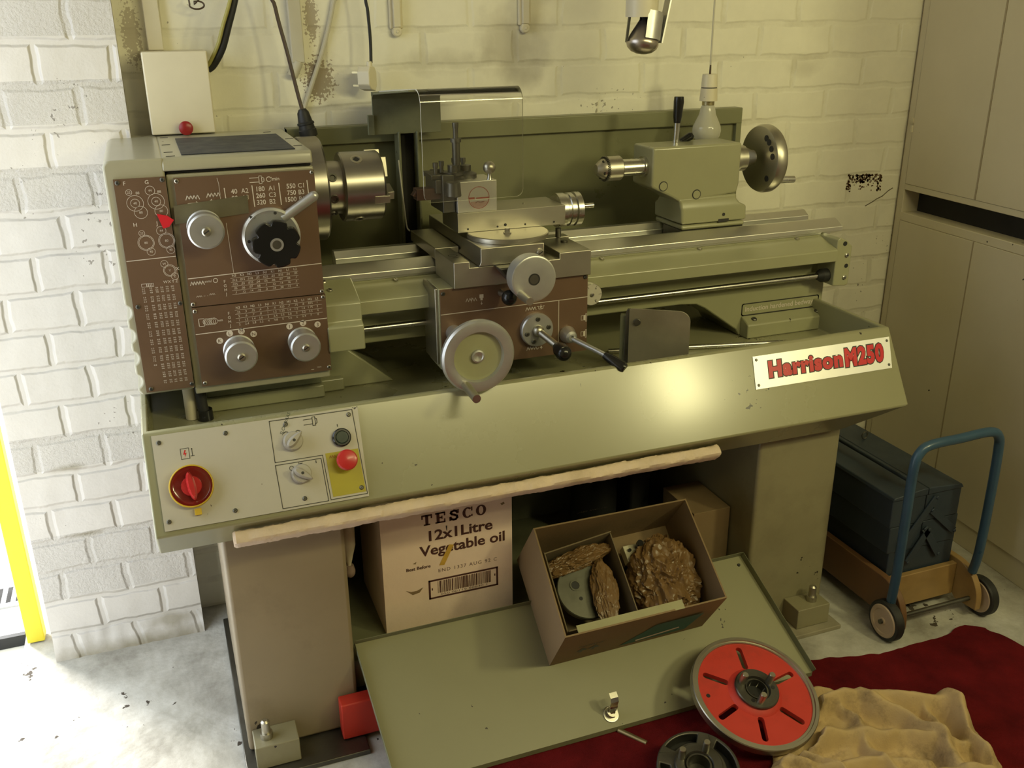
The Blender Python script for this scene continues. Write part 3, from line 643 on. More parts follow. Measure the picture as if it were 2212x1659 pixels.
f.line([(-.064, 1.0555), (.0215, 1.0575)], .0014)
for i in range(4): f.line([(-.036 + .003 * i, 1.005), (-.036 + .003 * i, 1.010)], .0012)
f.line([(-.045, 1.0045), (-.024, 1.0045), (-.024, 1.0105), (-.045, 1.0105)], .0007, closed=True)
for u, t in ((-.001, 'W'), (.006, 'X'), (.0125, 'Y'), (.019, 'Z')): f.text(t, u - .0015, 1.008, .0052)
rows = ['22', '24', '28', '32', '36', '40', '44', '48', '52', '56', '60', '64', '70', '72', '76', '80', '88', '90', '95', '96']
for ci, (u, n) in enumerate(((-.043, 1), (-.030, 0), (-.0195, 1), (-.0105, 2), (-.001, 3), (.0085, 4))):
    for k in range(46):
        if k % 4 == 3 or (ci == 0 and k > 36): continue
        t = rows[(k * (ci + 1) + ci * 3) % 20]
        f.text(t if ci else t[0] + '.' + t[1], u + .00002 * k, 1.000 - .0042 * k, .0026, width=.0052)
gp = b.build('gear_chart_plate', [brown, printw], gc, bevel=.0008)
for x, z in ((-.059, 1.198), (.017, 1.199), (-.057, .968), (.0185, .967), (-.0565, .803), (.019, .803)): screw('screw', (x, -.003, z), (0, -1, 0), .0042, gc, [steel_dk, blackr], hex_=True)

# --- spindle nose, chuck
AX = (1, 0, 0); AY, AZ = .19, 1.132
b = B(); b.rev([(0, .108), (.040, .108), (.044, .104), (.044, .02)], (.2905, AY, AZ), AX, 64); b.build('spindle_flange', chuck_steel, LA)
b = B(); b.rev([(0, .056), (.044, .056)], (.334, AY, AZ), AX, 48); bp = b.build('chuck_backplate', chuck_steel, LA)
for a in (150, 195, 240, 290, 345, 45): 
    a = math.radians(a); d = V((0, math.cos(a), math.sin(a))); b = B(); b.rev([(-.004, .009), (.003, .009), (.003, .006), (0, .005)], V((.350, AY, AZ)) + d * .056, d, 18); b.build('cam_lock', steel_dk, bp)
b = B(); b.rev([(0, .070), (.003, .073), (.082, .073), (.086, .070), (.086, .022), (.06, .020)], (.372, AY, AZ), AX, 72)
ch = b.build('chuck', chuck_steel, LA)
for a in (122, 242, 2):
    a = math.radians(a); d = V((0, math.cos(a), math.sin(a)))
    b = B(); b.ringz(V((.404, AY, AZ)) + d * .0722, d, .008, .0125, .0015, 24); b.m(1).rev([(0, .008), (.0008, .008)], V((.404, AY, AZ)) + d * .0722, d, 4); b.build('key_socket', [steel, blackr], ch)
for a in (196, 316, 76):
    a = math.radians(a); d = V((0, math.cos(a), math.sin(a))); t = V((0, -math.sin(a), math.cos(a)))
    b = B(); b.obox(V((.448, AY, AZ)) + d * .046, (1, 0, 0), d, t, .0165, .0285, .0085); b.obox(V((.470, AY, AZ)) + d * .036, (1, 0, 0), d, t, .0075, .0215, .0085)
    b.build('chuck_jaw', steel, ch, bevel=.001)

# --- saddle and slides
b = B()
b.prism([(.551, .947), (.859, .947), (.859, 1.002), (.785, 1.002), (.785, .989), (.585, .989), (.585, 1.002), (.551, 1.002)], 'y', -.04, .098)
b.box(.551, .605, .098, .30, .9785, 1.003); b.box(.772, .868, .098, .13, .9785, 1.003); b.box(.772, .82, .13, .30, .9785, 1.003); b.box(.605, .772, .098, .30, .979, .990)
sd = b.build('saddle', steel, LA, bevel=.0015)
b = B(); b.rev([(0, .008), (.003, .008)], (.835, .05, 1.0025), (0, 0, 1), 18); b.rev([(0, .0065), (.02, .0065)], (.842, .10, 1.003), (0, 0, 1), 16); b.build('saddle_screw', steel_dk, sd)
b = B(); f = Fr(b, (.5515, 0, 0), (0, -1, 0), (0, 0, 1)); f = Fr(b, (0, 0, 1.0025), (1, 0, 0), (0, 1, 0), .0004, 0); f.circ(.5675, .02, .010, .0015); f.rect(.561, -.002, .574, .001); b.build('saddle_mark', printd, sd)
b = B(); b.prism([(.604, .990), (.757, .990), (.748, .999), (.748, 1.028), (.608, 1.028), (.608, .999)], 'y', -.045, .34)
cs = b.build('cross_slide', steel, LA, bevel=.0015)
screw('gib_screw', (.738, -.045, 1.008), (0, -1, 0), .0085, cs)
b = B(); b.rev([(0, .088), (.009, .088), (.0105, .086), (.0105, .001)], (.700, .046, 1.0285), (0, 0, 1), 64); sv = b.build('swivel_base', steel, LA)
b = B(); b.rev([(0, .0085), (.003, .0085), (.003, .0055), (.012, .0055)], (.690, .020, 1.0390), (0, 0, 1), 6); b.build('swivel_nut', steel_br, sv)
b = B(); b.box(.594, .842, .062, .175, 1.0395, 1.081); b.m(1).box(.602, .83, .074, .165, 1.0392, 1.040)
cpd = b.build('compound_slide', [steel, steel_dk], LA, bevel=.0012)
b = B()
for x, r in ((.616, .0022), (.683, .0022), (.701, .0032), (.747, .0022), (.815, .0022)): b.rev([(0, r), (.0006, r)], (x, .0618, 1.0465 if r < .003 else 1.049), (0, -1, 0), 12)
b.build('gib_hole', blackr, cpd)
b = B(); b.rev([(0, .003), (.003, .0028)], (.762, .11, 1.081), (0, 0, 1), 10); b.build('oiler', steel_br, cpd)
b = B(); o_ = (.842, .118, 1.060)
b.rev([(0, .038), (.018, .038), (.020, .035), (.026, .035), (.028, .0375), (.037, .0375), (.037, .034), (.041, .034), (.043, .038), (.056, .038), (.058, .034)], o_, AX, 56)
dl = b.build('compound_dial', steel_br, LA)
b = B(); b.rev([(0, .0055), (.030, .0055), (.0315, .004)], (.900, .105, 1.067), AX, 18); b.build('crank_pin', steel_br, dl)
# tool post: polished block with a sticker, four-bolt holder, centre bolt, ball lever
b = B(); b.box(.596, .684, .066, .150, 1.081, 1.146)
f = Fr(b, (0, .066, 0), (1, 0, 0), (0, 0, 1), .0005)
f.circ(.6435, 1.111, .0235, .0014, 36); f.fill([(.6435 + .021 * math.cos(t), 1.111 + .021 * math.sin(t)) for t in [PI * (1.12 + .76 * i / 12) for i in range(13)]], mi=2)
f.rect(.621, 1.1075, .634, 1.1125, mi=1); f.rect(.637, 1.1085, .666, 1.1115, mi=1); f.line([(.636, 1.1005), (.641, 1.1035), (.646, 1.1005)], .001); f.line([(.648, 1.101), (.655, 1.1025)], .001)
tpst = b.build('tool_post', [block_steel, mat('sticker_red', (.30, .07, .05), .5), mat('sticker_worn', (.34, .22, .18), .5)], LA, bevel=.001)
b = B(); b.box(.568, .594, .078, .175, 1.081, 1.160); b.box(.555, .568, .085, .165, 1.122, 1.150); b.box(.548, .594, .09, .16, 1.150, 1.160)
b.rev([(0, .017), (.03, .015)], (.586, .062, 1.118), (0, -.0, 1), 20)
th = b.build('tool_holder', steel_dk, LA, bevel=.0015)
for x, y in ((.560, .10), (.579, .12), (.618, .155), (.637, .150)):
    b = B(); b.rev([(0, .0042), (.016, .0042), (.016, .0058), (.026, .0058)], (x, y, 1.158), (0, 0, 1), 12); b.build('clamp_bolt', steel_dk, th)
b = B(); b.box(.516, .572, .095, .125, 1.108, 1.132); b.prism([(.508, 1.118), (.518, 1.112), (.518, 1.130)], 'y', .10, .12); b.build('cutting_tool', mat('rusty_steel', (.10, .055, .04), .5, .5, .2), LA, bevel=.001)
b = B(); b.rev([(0, .024), (.004, .026), (.008, .020), (.010, .022), (.016, .022), (.016, .012), (.030, .012)], (.602, .11, 1.146), (0, 0, 1), 30); b.rev([(0, .024), (.008, .024), (.014, .012), (.026, .012)], (.634, .125, 1.146), (0, 0, 1), 30)
b.rev([(0, .0085), (.062, .0085), (.062, .0115), (.070, .0115), (.070, .0055), (.090, .0055), (.093, .0068), (.102, .0068)], (.611, .115, 1.160), (0, 0, 1), 24); b.build('post_bolt', steel_dk, LA)
b = B(); b.rev([(0, .006), (.008, .004), (.014, .004)], (.671, .075, 1.146), (0, 0, 1), 16); b.m(1).sph((.671, .075, 1.171), .0135, 24); b.build('ball_lever', [steel_br, steel], LA)

# --- apron
b = B(); b.box(.520, .858, -.026, .06, .770, .947); b.m(1).box(.514, .522, -.02, .07, .78, .946)
ap = b.build('apron', [castp, steel], LA, bevel=.002)
b = B(); b.box(.5225, .8575, -.029, -.0262, .771, .9455)
f = Fr(b, (0, -.029, 0), (1, 0, 0), (0, 0, 1), .0004)
f.line([(.523, .892), (.857, .895)], .0016); f.line([(.789, .893), (.789, .773)], .0014)
f.zig(.578, .914, .024, .007, 4, .0010); f.line([(.590, .912), (.590, .922)], .0009); f.rect(.608, .919, .617, .927); f.rect(.610, .914, .615, .919); f.arrow(.6125, .911, .6125, .904, .0012)
f.zig(.712, .879, .024, .008, 4, .0013); f.line([(.739, .886), (.742, .886), (.742, .880), (.752, .880), (.752, .886), (.755, .886)], .0012); f.arrow(.747, .889, .747, .881, .0016)
f.zig(.714, .789, .024, .008, 4, .0013); f.line([(.739, .789), (.742, .792)], .0012); f.arrow(.748, .789, .748, .796, .0016)
for z in (.848, .811):
    f.line([(.843, z - .005), (.849, z - .005), (.849, z + .005), (.843, z + .005)], .001, closed=True); f.rect(.8495, z - .006, .853, z + .006); f.line([(.8535, z - .009), (.8565, z - .009), (.8565, z + .009), (.8535, z + .009)], .001, closed=True)
app = b.build('apron_plate', [brown, printw], LA, bevel=.0005)
for x, z in ((.529, .937), (.851, .940)): screw('screw', (x, -.029, z), (0, -1, 0), .0045, app, [steel_dk, blackr], hex_=True)
# carriage handwheel
hw = (.5490, -.170, .8505)
b = B(); b.rev([(-.141, .017), (-.004, .018), (0, .050), (.004, .064), (.008, .072), (.014, .0745), (.022, .0745), (.027, .071), (.028, .0645), (.027, .0515), (.018, .0495)], hw, (0, -1, 0), 72, caps=False)
b.m(1).rev([(.018, .0497), (.0165, .043), (.0165, .0135)], hw, (0, -1, 0), 64, caps=False)
b.m(0).rev([(.0165, .0135), (.022, .013), (.023, .010), (.021, .0085), (.019, .001)], hw, (0, -1, 0), 32)
cw = b.build('carriage_handwheel', [alu, blade], LA)
b = B(); b.tube([(.519, -.194, .797), (.519, -.212, .797), (.5185, -.268, .7945)], [.0082, .0095, .0085], 20); b.build('crank_handle', [steel, steel_dk], cw)
# cross slide handwheel
b = B(); b.prism([(.636, .990), (.728, .990), (.700, .955), (.664, .955)], 'y', -.075, -.0405); b.rev([(0, .026), (.05, .024)], (.681, -.07, .978), (0, -1, 0), 36); b.build('cross_slide_bracket', steel_dk, LA, bevel=.003)
ch_ = (.677, -.118, .986)
b = B(); b.rev([(0, .040), (.010, .043), (.014, .043), (.014, .046), (.040, .0475), (.046, .0465), (.048, .043), (.0475, .012)], ch_, (0, -1, 0), 64)
b.m(1).ringz((ch_[0], ch_[1] - .0476, ch_[2]), (0, -1, 0), .0095, .012, .0008, 32); b.m(2).rev([(.0476, .0095), (.0480, .0095)], ch_, (0, -1, 0), 24)
cw2 = b.build('cross_slide_handwheel', [alu, blackr, steel_dk], LA)
b = B(); b.tube([(.648, -.165, .958), (.648, -.172, .958), (.6485, -.215, .957)], [.0075, .0085, .0078], 20); b.build('crank_handle', steel, cw2)
b = B(); b.cyl((.655, -.029, .926), (.660, -.055, .925), .007); b.m(1).sph((.661, -.066, .924), .0165, 20); b.build('feed_knob', [steel, blackp], LA)
# half nut lever
b = B(); b.rev([(0, .037), (.010, .037), (.013, .035), (.013, .010)], (.735, -.029, .836), (0, -1, 0), 48)
bo = b.build('lever_boss', alu, LA)
for a in (90, 12, 192, 248):
    a = math.radians(a); screw('boss_screw', (.735 + .0255 * math.cos(a), -.042, .836 + .0255 * math.sin(a)), (0, -1, 0), .0052, bo, [steel_dk, blackr], hex_=True)
b = B(); b.sph((.735, -.044, .836), .013, 20); b.cyl((.735, -.044, .836), (.758, -.105, .814), .0085, .0078, 20); b.m(1).tube([(.754, -.097, .817), (.757, -.108, .813), (.7595, -.125, .808), (.7605, -.132, .806)], [.0085, .0155, .0170, .010], 22)
b.m(1).sph((.760, -.124, .808), .0170, 20)
b.build('half_nut_lever', [steel, blackp], LA)
b = B(); b.rev([(0, .018), (.004, .019), (.026, .013), (.030, .008), (.030, .004), (.022, .003)], (.809, -.029, .8155), (0, -1, 0), 32)
b.cyl((.810, -.050, .812), (.851, -.139, .7955), .0062, .0058, 16)
b.m(1).tube([(.849, -.136, .7960), (.858, -.147, .790), (.876, -.170, .777), (.880, -.175, .774)], [.0075, .0105, .0125, .009], 20)
b.build('feed_lever', [alu, blackp], LA)
# thread dial
b = B(); b.rev([(0, .0245), (.024, .0245)], (.880, .020, .8905), (0, -1, 0), 36); b.m(1).rev([(.024, .0235), (.0248, .0235)], (.880, .020, .8905), (0, -1, 0), 36)
f = Fr(b, (0, -.0048, 0), (1, 0, 0), (0, 0, 1), .0004, 2)
for a in (60, 0, -60, 120, 180): a = math.radians(a); f.line([(.880 + .016 * math.cos(a), .8905 + .016 * math.sin(a)), (.880 + .022 * math.cos(a), .8905 + .022 * math.sin(a))], .0007)
f.text('6', .889, .902, .005); f.text('C', .889, .874, .005)
td = b.build('thread_dial', [steel, whitep, printd], LA); screw('screw', (.880, -.0050, .8905), (0, -1, 0), .0048, td, [steel_br, blackr])

# --- tailstock
def sec(x, w=1.): return None
b = B()
prof = [(1.095, 1.172), (1.335, 1.172), (1.335, 1.085), (1.330, 1.060), (1.338, 1.044), (1.358, 1.030), (1.358, .994), (1.186, .994), (1.186, 1.022), (1.172, 1.046), (1.095, 1.092)]
b.prism([(1.103, 1.180), (1.345, 1.180), (1.345, 1.082), (1.340, 1.060), (1.184, 1.046), (1.160, 1.060), (1.103, 1.087)], 'y', .150, .250)
rings = []
for z, x0, x1, y0, y1 in ((1.058, 1.172, 1.341, .150, .25), (1.046, 1.182, 1.342, .1495, .255), (1.036, 1.183, 1.350, .147, .265), (1.028, 1.184, 1.367, .1435, .28), (.993, 1.186, 1.369, .143, .282)):
    rings.append([(x0, y0, z), (x1, y0, z), (x1, y1, z), (x0, y1, z)])
b.loft(rings); b.box(1.188, 1.366, .1455, .280, .9785, .991)
ts = b.build('tailstock', castp, LA, bevel=.0055, seg=3)
b = B(); b.box(1.1885, 1.3655, .153, .236, .955, .979); b.build('clamp_plate', steel_dk, LA)
for p_ in ((1.134, .1498, 1.089), (1.226, .1498, 1.0635)):
    b = B(); b.rev([(0, .0095), (.0012, .0098), (.0012, .008)], p_, (0, -1, 0), 24); b.m(1).ringz(p_, (0, -1, 0), .0096, .012, .0004, 24); b.build('blanking_plug', [castp, printd], ts)
b = B(); b.box(1.288, 1.318, .1428, .1432, .992, 1.000); b.build('clamp_slot', printd, ts)
b = B(); b.rev([(0, .0042), (.0006, .0042)], (1.302, .1428, 1.0105), (0, -1, 0), 14); b.build('oil_hole', printd, ts)
b = B(); b.rev([(0, .024), (.03, .024)], (1.095, AY, 1.132), AX, 40); b.rev([(0, .020), (.058, .020)], (1.038, AY, 1.132), AX, 40); b.build('quill', steel_br, LA)
b = B(); b.rev([(0, .009), (0, .011), (.010, .0195), (.018, .024), (.025, .024), (.025, .0285), (.060, .0285), (.062, .027), (.062, .012), (.072, .012)], (.975, AY, 1.1325), AX, 48)
dc = b.build('drill_chuck', steel, LA)
b = B()
for i in range(36):
    a = 2 * PI * i / 36; d = V((0, math.cos(a), math.sin(a))); b.obox(V((.9985, AY, 1.1325)) + d * .0267, AX, d, d.cross(V(AX)), .003, .0025, .0012)
b.build('chuck_teeth', steel_dk, dc)
b = B()
for a in (120, 200, 280, 0): 
    a = math.radians(a); d = V((0, math.cos(a), math.sin(a))); b.rev([(-.001, .004), (.0008, .004)], V((.990, AY, 1.1325)) + d * .0218, d, 14)
b.build('key_hole', blackr, dc)
b = B(); b.rev([(0, .036), (.008, .036), (.008, .031), (.030, .031), (.030, .029), (.055, .018), (.060, .018)], (1.345, AY, 1.1365), AX, 48); b.build('tailstock_dial', [steel], LA)
hwx = (1.424, AY, 1.1315)
b = B(); b.rev([(0, .019), (-.004, .03), (-.002, .070), (0, .079), (.008, .083), (.022, .083), (.029, .079), (.030, .070), (.02, .064), (.012, .03), (.012, .001)], hwx, AX, 72)
th_ = b.build('tailstock_handwheel', steel, LA)
b = B()
for a in (118, 132, 150, 168, 225):
    a = math.radians(a); b.rev([(0, .0075), (.001, .0075)], (hwx[0] - .0028, AY + .060 * math.cos(a), 1.1315 + .060 * math.sin(a)), (-1, 0, 0), 16)
b.build('wheel_hole', blackr, th_)
b = B(); b.cyl((1.45, AY - .045, 1.085), (1.500, AY - .045, 1.083), .0095, .0085, 20); b.build('crank_handle', steel_br, th_)
b = B(); b.cyl((1.199, .215, 1.180), (1.200, .215, 1.228), .0075, .0075, 18); b.m(1).tube([(1.200, .215, 1.226), (1.2005, .215, 1.240), (1.202, .215, 1.275), (1.202, .215, 1.286), (1.202, .215, 1.287)], [.008, .0105, .0125, .0115, .0105], 22); b.build('clamp_lever', [steel_br, blackp], LA)
b = B(); b.tube([(1.225, .235, 1.178), (1.247, .225, 1.193), (1.251, .223, 1.196)], [.009, .010, .006], 16); b.build('brake_lever', blackp, LA)

# --- splashback
b = B(); b.box(.32, 1.505, .414, .419, .79, 1.210); b.prism([(.400, 1.196), (.398, 1.196), (.398, 1.2335), (.400, 1.2355), (.436, 1.2355), (.436, 1.22), (.434, 1.22), (.434, 1.2325), (.400, 1.2325)], 'x', .30, 1.505)
b.box(1.490, 1.505, .40, .414, .79, 1.196)
b.build('splashback', mat('splashback_paint', (.20, .20, .105), .36, 0, .08, 4, chips=.02, grime=.15), LA, bevel=.0015)

# --- carriage guard: post, painted bracket, clear hood
b = B(); b.box(.546, .552, .352, .392, .800, 1.222); b.box(.590, .596, .352, .392, .800, 1.222); b.m(1).box(.552, .590, .384, .392, .800, 1.222)
b.build('guard_post', [paint_dark, darkgap], LA, bevel=.002)
b = B(); prof = [(.362, 1.217), (.362, 1.296), (.350, 1.307), (.030, 1.331), (.012, 1.328), (.010, 1.326), (.012, 1.324), (.030, 1.327), (.349, 1.303), (.358, 1.294), (.358, 1.217)]
b.prism([(.362, 1.217), (.362, 1.297), (.354, 1.310), (.349, 1.306), (.358, 1.296), (.358, 1.217)], 'x', .4905, .652)
b.prism([(.354, 1.310), (.03, 1.3365), (.030, 1.333), (.349, 1.306)], 'x', .4905, .530)
b.box(.478, .492, .352, .364, 1.217, 1.262); b.prism([(.362, 1.302), (.362, 1.312), (.345, 1.313), (.345, 1.309)], 'x', .49, .727)
gb_ = b.build('guard_bracket', [paint_dark], LA, bevel=.001)
b = B(); prof = []
for i in range(9):
    t = PI / 2 * i / 8; prof.append((.028 - .028 * math.sin(t), 1.308 + .0285 * math.cos(t)))
path = [(.352, 1.3125), (.20, 1.325)] + prof + [(0, 1.22), (0, 1.120)]
def sheet(xa, xb, rb):
    # outline follows the path; bottom corners rounded
    rows = []
    n = len(path)
    for i, (y, z) in enumerate(path[:-1]): rows.append((y, z, xa, xb))
    for i in range(7):
        t = PI / 2 * i / 6; rows.append((0, 1.120 + rb - rb * math.sin(t), xa + rb - rb * math.cos(t), xb - rb + rb * math.cos(t)))
    return rows
rows = sheet(.5055, .7185, .016)
th3 = .003
def nrm(i):
    a = rows[max(i - 1, 0)]; c = rows[min(i + 1, len(rows) - 1)]; d = V((0, c[0] - a[0], c[1] - a[1])).normalized(); return V((0, d.z, -d.y))
outer = []; inner = []
for i, (y, z, xa, xb) in enumerate(rows):
    nn = nrm(i) * (th3 / 2); outer.append((V((xa, y, z)) + nn, V((xb, y, z)) + nn)); inner.append((V((xa, y, z)) - nn, V((xb, y, z)) - nn))
ov = [(b.bm.verts.new(p), b.bm.verts.new(q)) for p, q in outer]; iv = [(b.bm.verts.new(p), b.bm.verts.new(q)) for p, q in inner]
for i in range(len(rows) - 1):
    b.mi = 0; b.face([ov[i][0], ov[i][1], ov[i + 1][1], ov[i + 1][0]]); b.face([iv[i][0], iv[i + 1][0], iv[i + 1][1], iv[i][1]])
    b.mi = 1; b.face([ov[i][0], ov[i + 1][0], iv[i + 1][0], iv[i][0]]); b.face([ov[i][1], iv[i][1], iv[i + 1][1], ov[i + 1][1]])
b.mi = 1; b.face([ov[-1][0], ov[-1][1], iv[-1][1], iv[-1][0]]); b.face([ov[0][0], ov[0][1], iv[0][1], iv[0][0]])
o = b.build('guard_hood', [clear, clear_edge], LA); o['label'] = 'clear bent plastic hood'
b = B(); b.tube([(.541, .34, 1.16), (.545, .34, 1.10), (.549, .34, 1.048), (.553, .34, 1.004), (.556, .325, .996)], .0018, 8, smooth=5); b.build('guard_cable', wire_w, LA)
# ------------------------------------------------------------------ things under and around the lathe
# foam strip stuck along the lower edge of the tray
b = B(); pts = []; rr = []; n = 240
rings = []
for i in range(n + 1):
    t = i / n; x = .050 + 1.026 * t
    k = 1 + .10 * noise.noise(V((x * 9, 3, 0))); e = min(1, min(t, 1 - t) * 60 + .82)
    ring = []
    for j in range(14):
        a = 2 * PI * (j + .5) / 14; ca_, sa_ = math.cos(a), math.sin(a); w = .0165 * k * e * (1 + .13 * noise.noise(V((x * 45, j * .7, 5))) + .08 * noise.noise(V((x * 160, j * 1.1, 9))))
        p = V((x, 0, 0)) + V((0, -.72, -.69)) * (.013 + w * .80 * math.copysign(abs(ca_) ** .55, ca_)) + V((0, -.69, .72)) * (w * 1.10 * math.copysign(abs(sa_) ** .55, sa_))
        ring.append(p + V((0, -.2365, .5865)))
    rings.append(ring)
b.loft(rings); o = b.build('foam_strip', foam, thing=(.56, -.245, .58)); tag(o, 'long yellowed foam strip along the lower front edge of the lathe tray', 'foam strip')

# removable front panel leaning on the shelf
PN = V((0, -.595, .804)).normalized()
TL, TR, BR, BL = V((.274, -.124, .204)), V((1.250, -.122, .206)), V((1.300, -.372, .0205)), V((.296, -.372, .0205))
pan = thing('cover_panel', 'large olive sheet metal cover panel leaning below the lathe, tilted back on the floor', 'panel', (.78, -.30, 0))
b = B(); th_p = .0012
b.hexa([BL - PN * th_p, BR - PN * th_p, TR - PN * th_p, TL - PN * th_p, BL, BR, TR, TL])
def lip(p, q, h0, h1, t): # flange standing on edge p-q
    d = (q - p).normalized(); s_ = d.cross(PN) * t
    b.hexa([p + PN * h0, q + PN * h0, q + PN * h0 + s_, p + PN * h0 + s_, p + PN * h1, q + PN * h1, q + PN * h1 + s_, p + PN * h1 + s_])
b.m(1); lip(TL, TR, 0, .021, -.0014); lip(TR, BR, 0, .019, -.0014); lip(BL, TL, 0, .014, -.0014)  # lips in darker paint, imitating the shade on their inner faces
b.hexa([BL + V((0, 0, -.0118)), BR + V((0, 0, -.0118)), BR + V((0, .0014, -.0118)), BL + V((0, .0014, -.0118)), BL, BR, BR + V((0, .0014, 0)), BL + V((0, .0014, 0))])
b.build('sheet', [mat('panel_paint', (.285, .275, .16), .42, 0, .05, 3, chips=.05, chipscale=80, grime=.08), paint_dark], pan, bevel=.0008)
b = B()
for x, u in ((1.236, .0),): b.rev([(0, .0042), (.003, .0035)], TR + V((-.016, -.018, -.0135)), PN, 14)
b.build('stud', blackr, pan)
# latch hook
PD = V((0, -.804, -.595)).normalized(); PX = V((1, 0, 0)); h0 = V((.784, -.3463, .0398))
b = B()
def strip(path, w, side):
    ra = []
    for i, p in enumerate(path):
        d = (path[min(i + 1, len(path) - 1)] - path[max(i - 1, 0)]).normalized(); nn = d.cross(side).normalized()
        ra.append([p - side * w + nn * .0009, p + side * w + nn * .0009, p + side * w - nn * .0009, p - side * w - nn * .0009])
    b.loft(ra)
strip([h0 + PN * z - PD * y for y, z in ((.030, .052), (.018, .052), (.010, .047), (.006, .034), (.002, .030), (-.002, .012), (-.006, .008))], .009, PX)
b.rev([(0, .011), (.006, .010), (.010, .006)], h0 + PD * .004, PN, 6); b.rev([(0, .018), (.002, .018), (.003, .016)], h0 + PD * .004, PN, 30)
b.ringz(h0 + PD * .001 + PN * .014, PN, .007, .012, .0014, 24)
o = b.build('latch', steel_br, pan); o['label'] = 'small bright metal latch hook'
b = B(); b.cyl((.792, -.372, .0105), (.832, -.427, .0075), .0058, .0052, 18); o = b.build('key_rod', brass, pan); o['label'] = 'brass coloured rod of the latch'

# red timber bar in front of the pedestals
b = B(); b.box(.224, 1.309, -.190, -.154, .014, .104); o = b.build('red_bar', redpaint, bevel=.003, thing=(.77, -.17, .014)); tag(o, 'long red painted bar lying behind the leaning olive panel', 'bar')

# the oil carton on the shelf
bx = thing('oil_carton', 'white printed cardboard carton of vegetable oil standing on the shelf inside the lathe stand', 'carton', (.51, .06, .16))
b = B(); X0, X1, Y0, Y1, Z0, Z1 = .359, .664, -.060, .18, .1605, .458
b.box(X0, X1, Y0, Y1, Z0, Z1)
f = Fr(b, (0, Y0, 0), (1, 0, 0), (0, 0, 1), .0005)
def slab(u, v, h, ch, mi=1):     # heavy slab-serif capitals
    w = h * .92; s = h * .27; t = h * .13
    def r(a, c, d, e): f.rect(u + a * w, v + c * h, u + d * w, v + e * h, mi=mi)
    if ch == 'T': r(.36, 0, .64, 1); r(.2, 0, .8, .13); r(0, .84, 1, 1); r(0, .62, .13, .9); r(.87, .62, 1, .9)
    if ch == 'E': r(.12, 0, .40, 1); r(0, 0, .95, .14); r(0, .86, .95, 1); r(.82, 0, .95, .36); r(.82, .64, .95, 1); r(.35, .44, .68, .57); r(.60, .34, .68, .67)
    if ch in 'OC':
        n_ = 30; a0, a1 = (0, 2 * PI) if ch == 'O' else (.24 * PI, 1.76 * PI)
        for i in range(n_):
            p, q = a0 + (a1 - a0) * i / n_, a0 + (a1 - a0) * (i + 1) / n_
            f.fill([(u + w * (.5 + .5 * math.cos(p)), v + h * (.5 + .51 * math.sin(p))), (u + w * (.5 + .5 * math.cos(q)), v + h * (.5 + .51 * math.sin(q))), (u + w * (.5 + .22 * math.cos(q)), v + h * (.5 + .38 * math.sin(q))), (u + w * (.5 + .22 * math.cos(p)), v + h * (.5 + .38 * math.sin(p)))], mi=mi)
        if ch == 'C': r(.84, .62, .97, 1.0); r(.84, .1, .97, .3)
    if ch == 'S':
        pts_ = [(.80, .70), (.70, .87), (.5, .92), (.26, .86), (.19, .72), (.30, .60), (.55, .51), (.76, .40), (.79, .24), (.64, .10), (.45, .08), (.24, .14), (.16, .32)]
        f.line([(u + a * w, v + c * h) for a, c in pts_], h * .19, mi=mi); r(.82, .64, .95, 1); r(.03, 0, .16, .38)
for i, c in enumerate('TESCO'): slab(.452 + .0315 * i, .4235, .0265, c)
f.text('12x1Litre', .542, .3835, .0245, off=.026, width=.150)
f.text('Vegetable oil', .545, .3475, .0245, off=.024, width=.202)
f.text('Best Before', .440, .3160, .0078, off=.025, width=.056)
f.text('END 1337 AUG 92 C', .556, .2985, .0085, off=.0, width=.140, mi=2, space=1.25)
f.line([(.462, .2005), (.624, .2005), (.624, .2845), (.462, .2845)], .0048, closed=True) if False else f.line([(.4635, .2335), (.626, .2335), (.626, .2795), (.4635, .2795)], .0045, closed=True)
random.seed(3); u = .483
while u < .609:
    w = random.choice((.0009, .0009, .0018, .0026)); f.rect(u, .2440, u + w, .2755); u += w + random.choice((.0009, .0012, .002))
f.text('050 00119 50840 1', .545, .2375, .0048, off=.0, width=.112, mi=2)
f.rect(.4685, .254, .471, .260); f.rect(.619, .258, .6215, .264)
f.fill([(.513, .3655), (.524, .3625), (.500, .3150), (.488, .3165)], mi=3, e=.001)
f.fill([(.507, .414), (.510, .414), (.5095, .400), (.508, .403)], mi=4); f.fill([(.408, .268), (.424, .253), (.440, .256), (.449, .268), (.434, .262), (.420, .262)], mi=5); f.fill([(.636, .444), (.645, .447), (.647, .442), (.640, .439)], mi=5); f.fill([(.427, .333), (.436, .337), (.434, .331)], mi=5)
b.build('carton_body', [card_white, ink, inkg, tape_y, blackr, card], bx, bevel=.0015)
b = B(); b.box(X0 + .002, X1 - .002, Y0 + .002, .058, Z1, Z1 + .0025); b.box(X0 + .002, X1 - .002, .062, Y1 - .002, Z1, Z1 + .0025); b.build('carton_flap', card_white, bx)

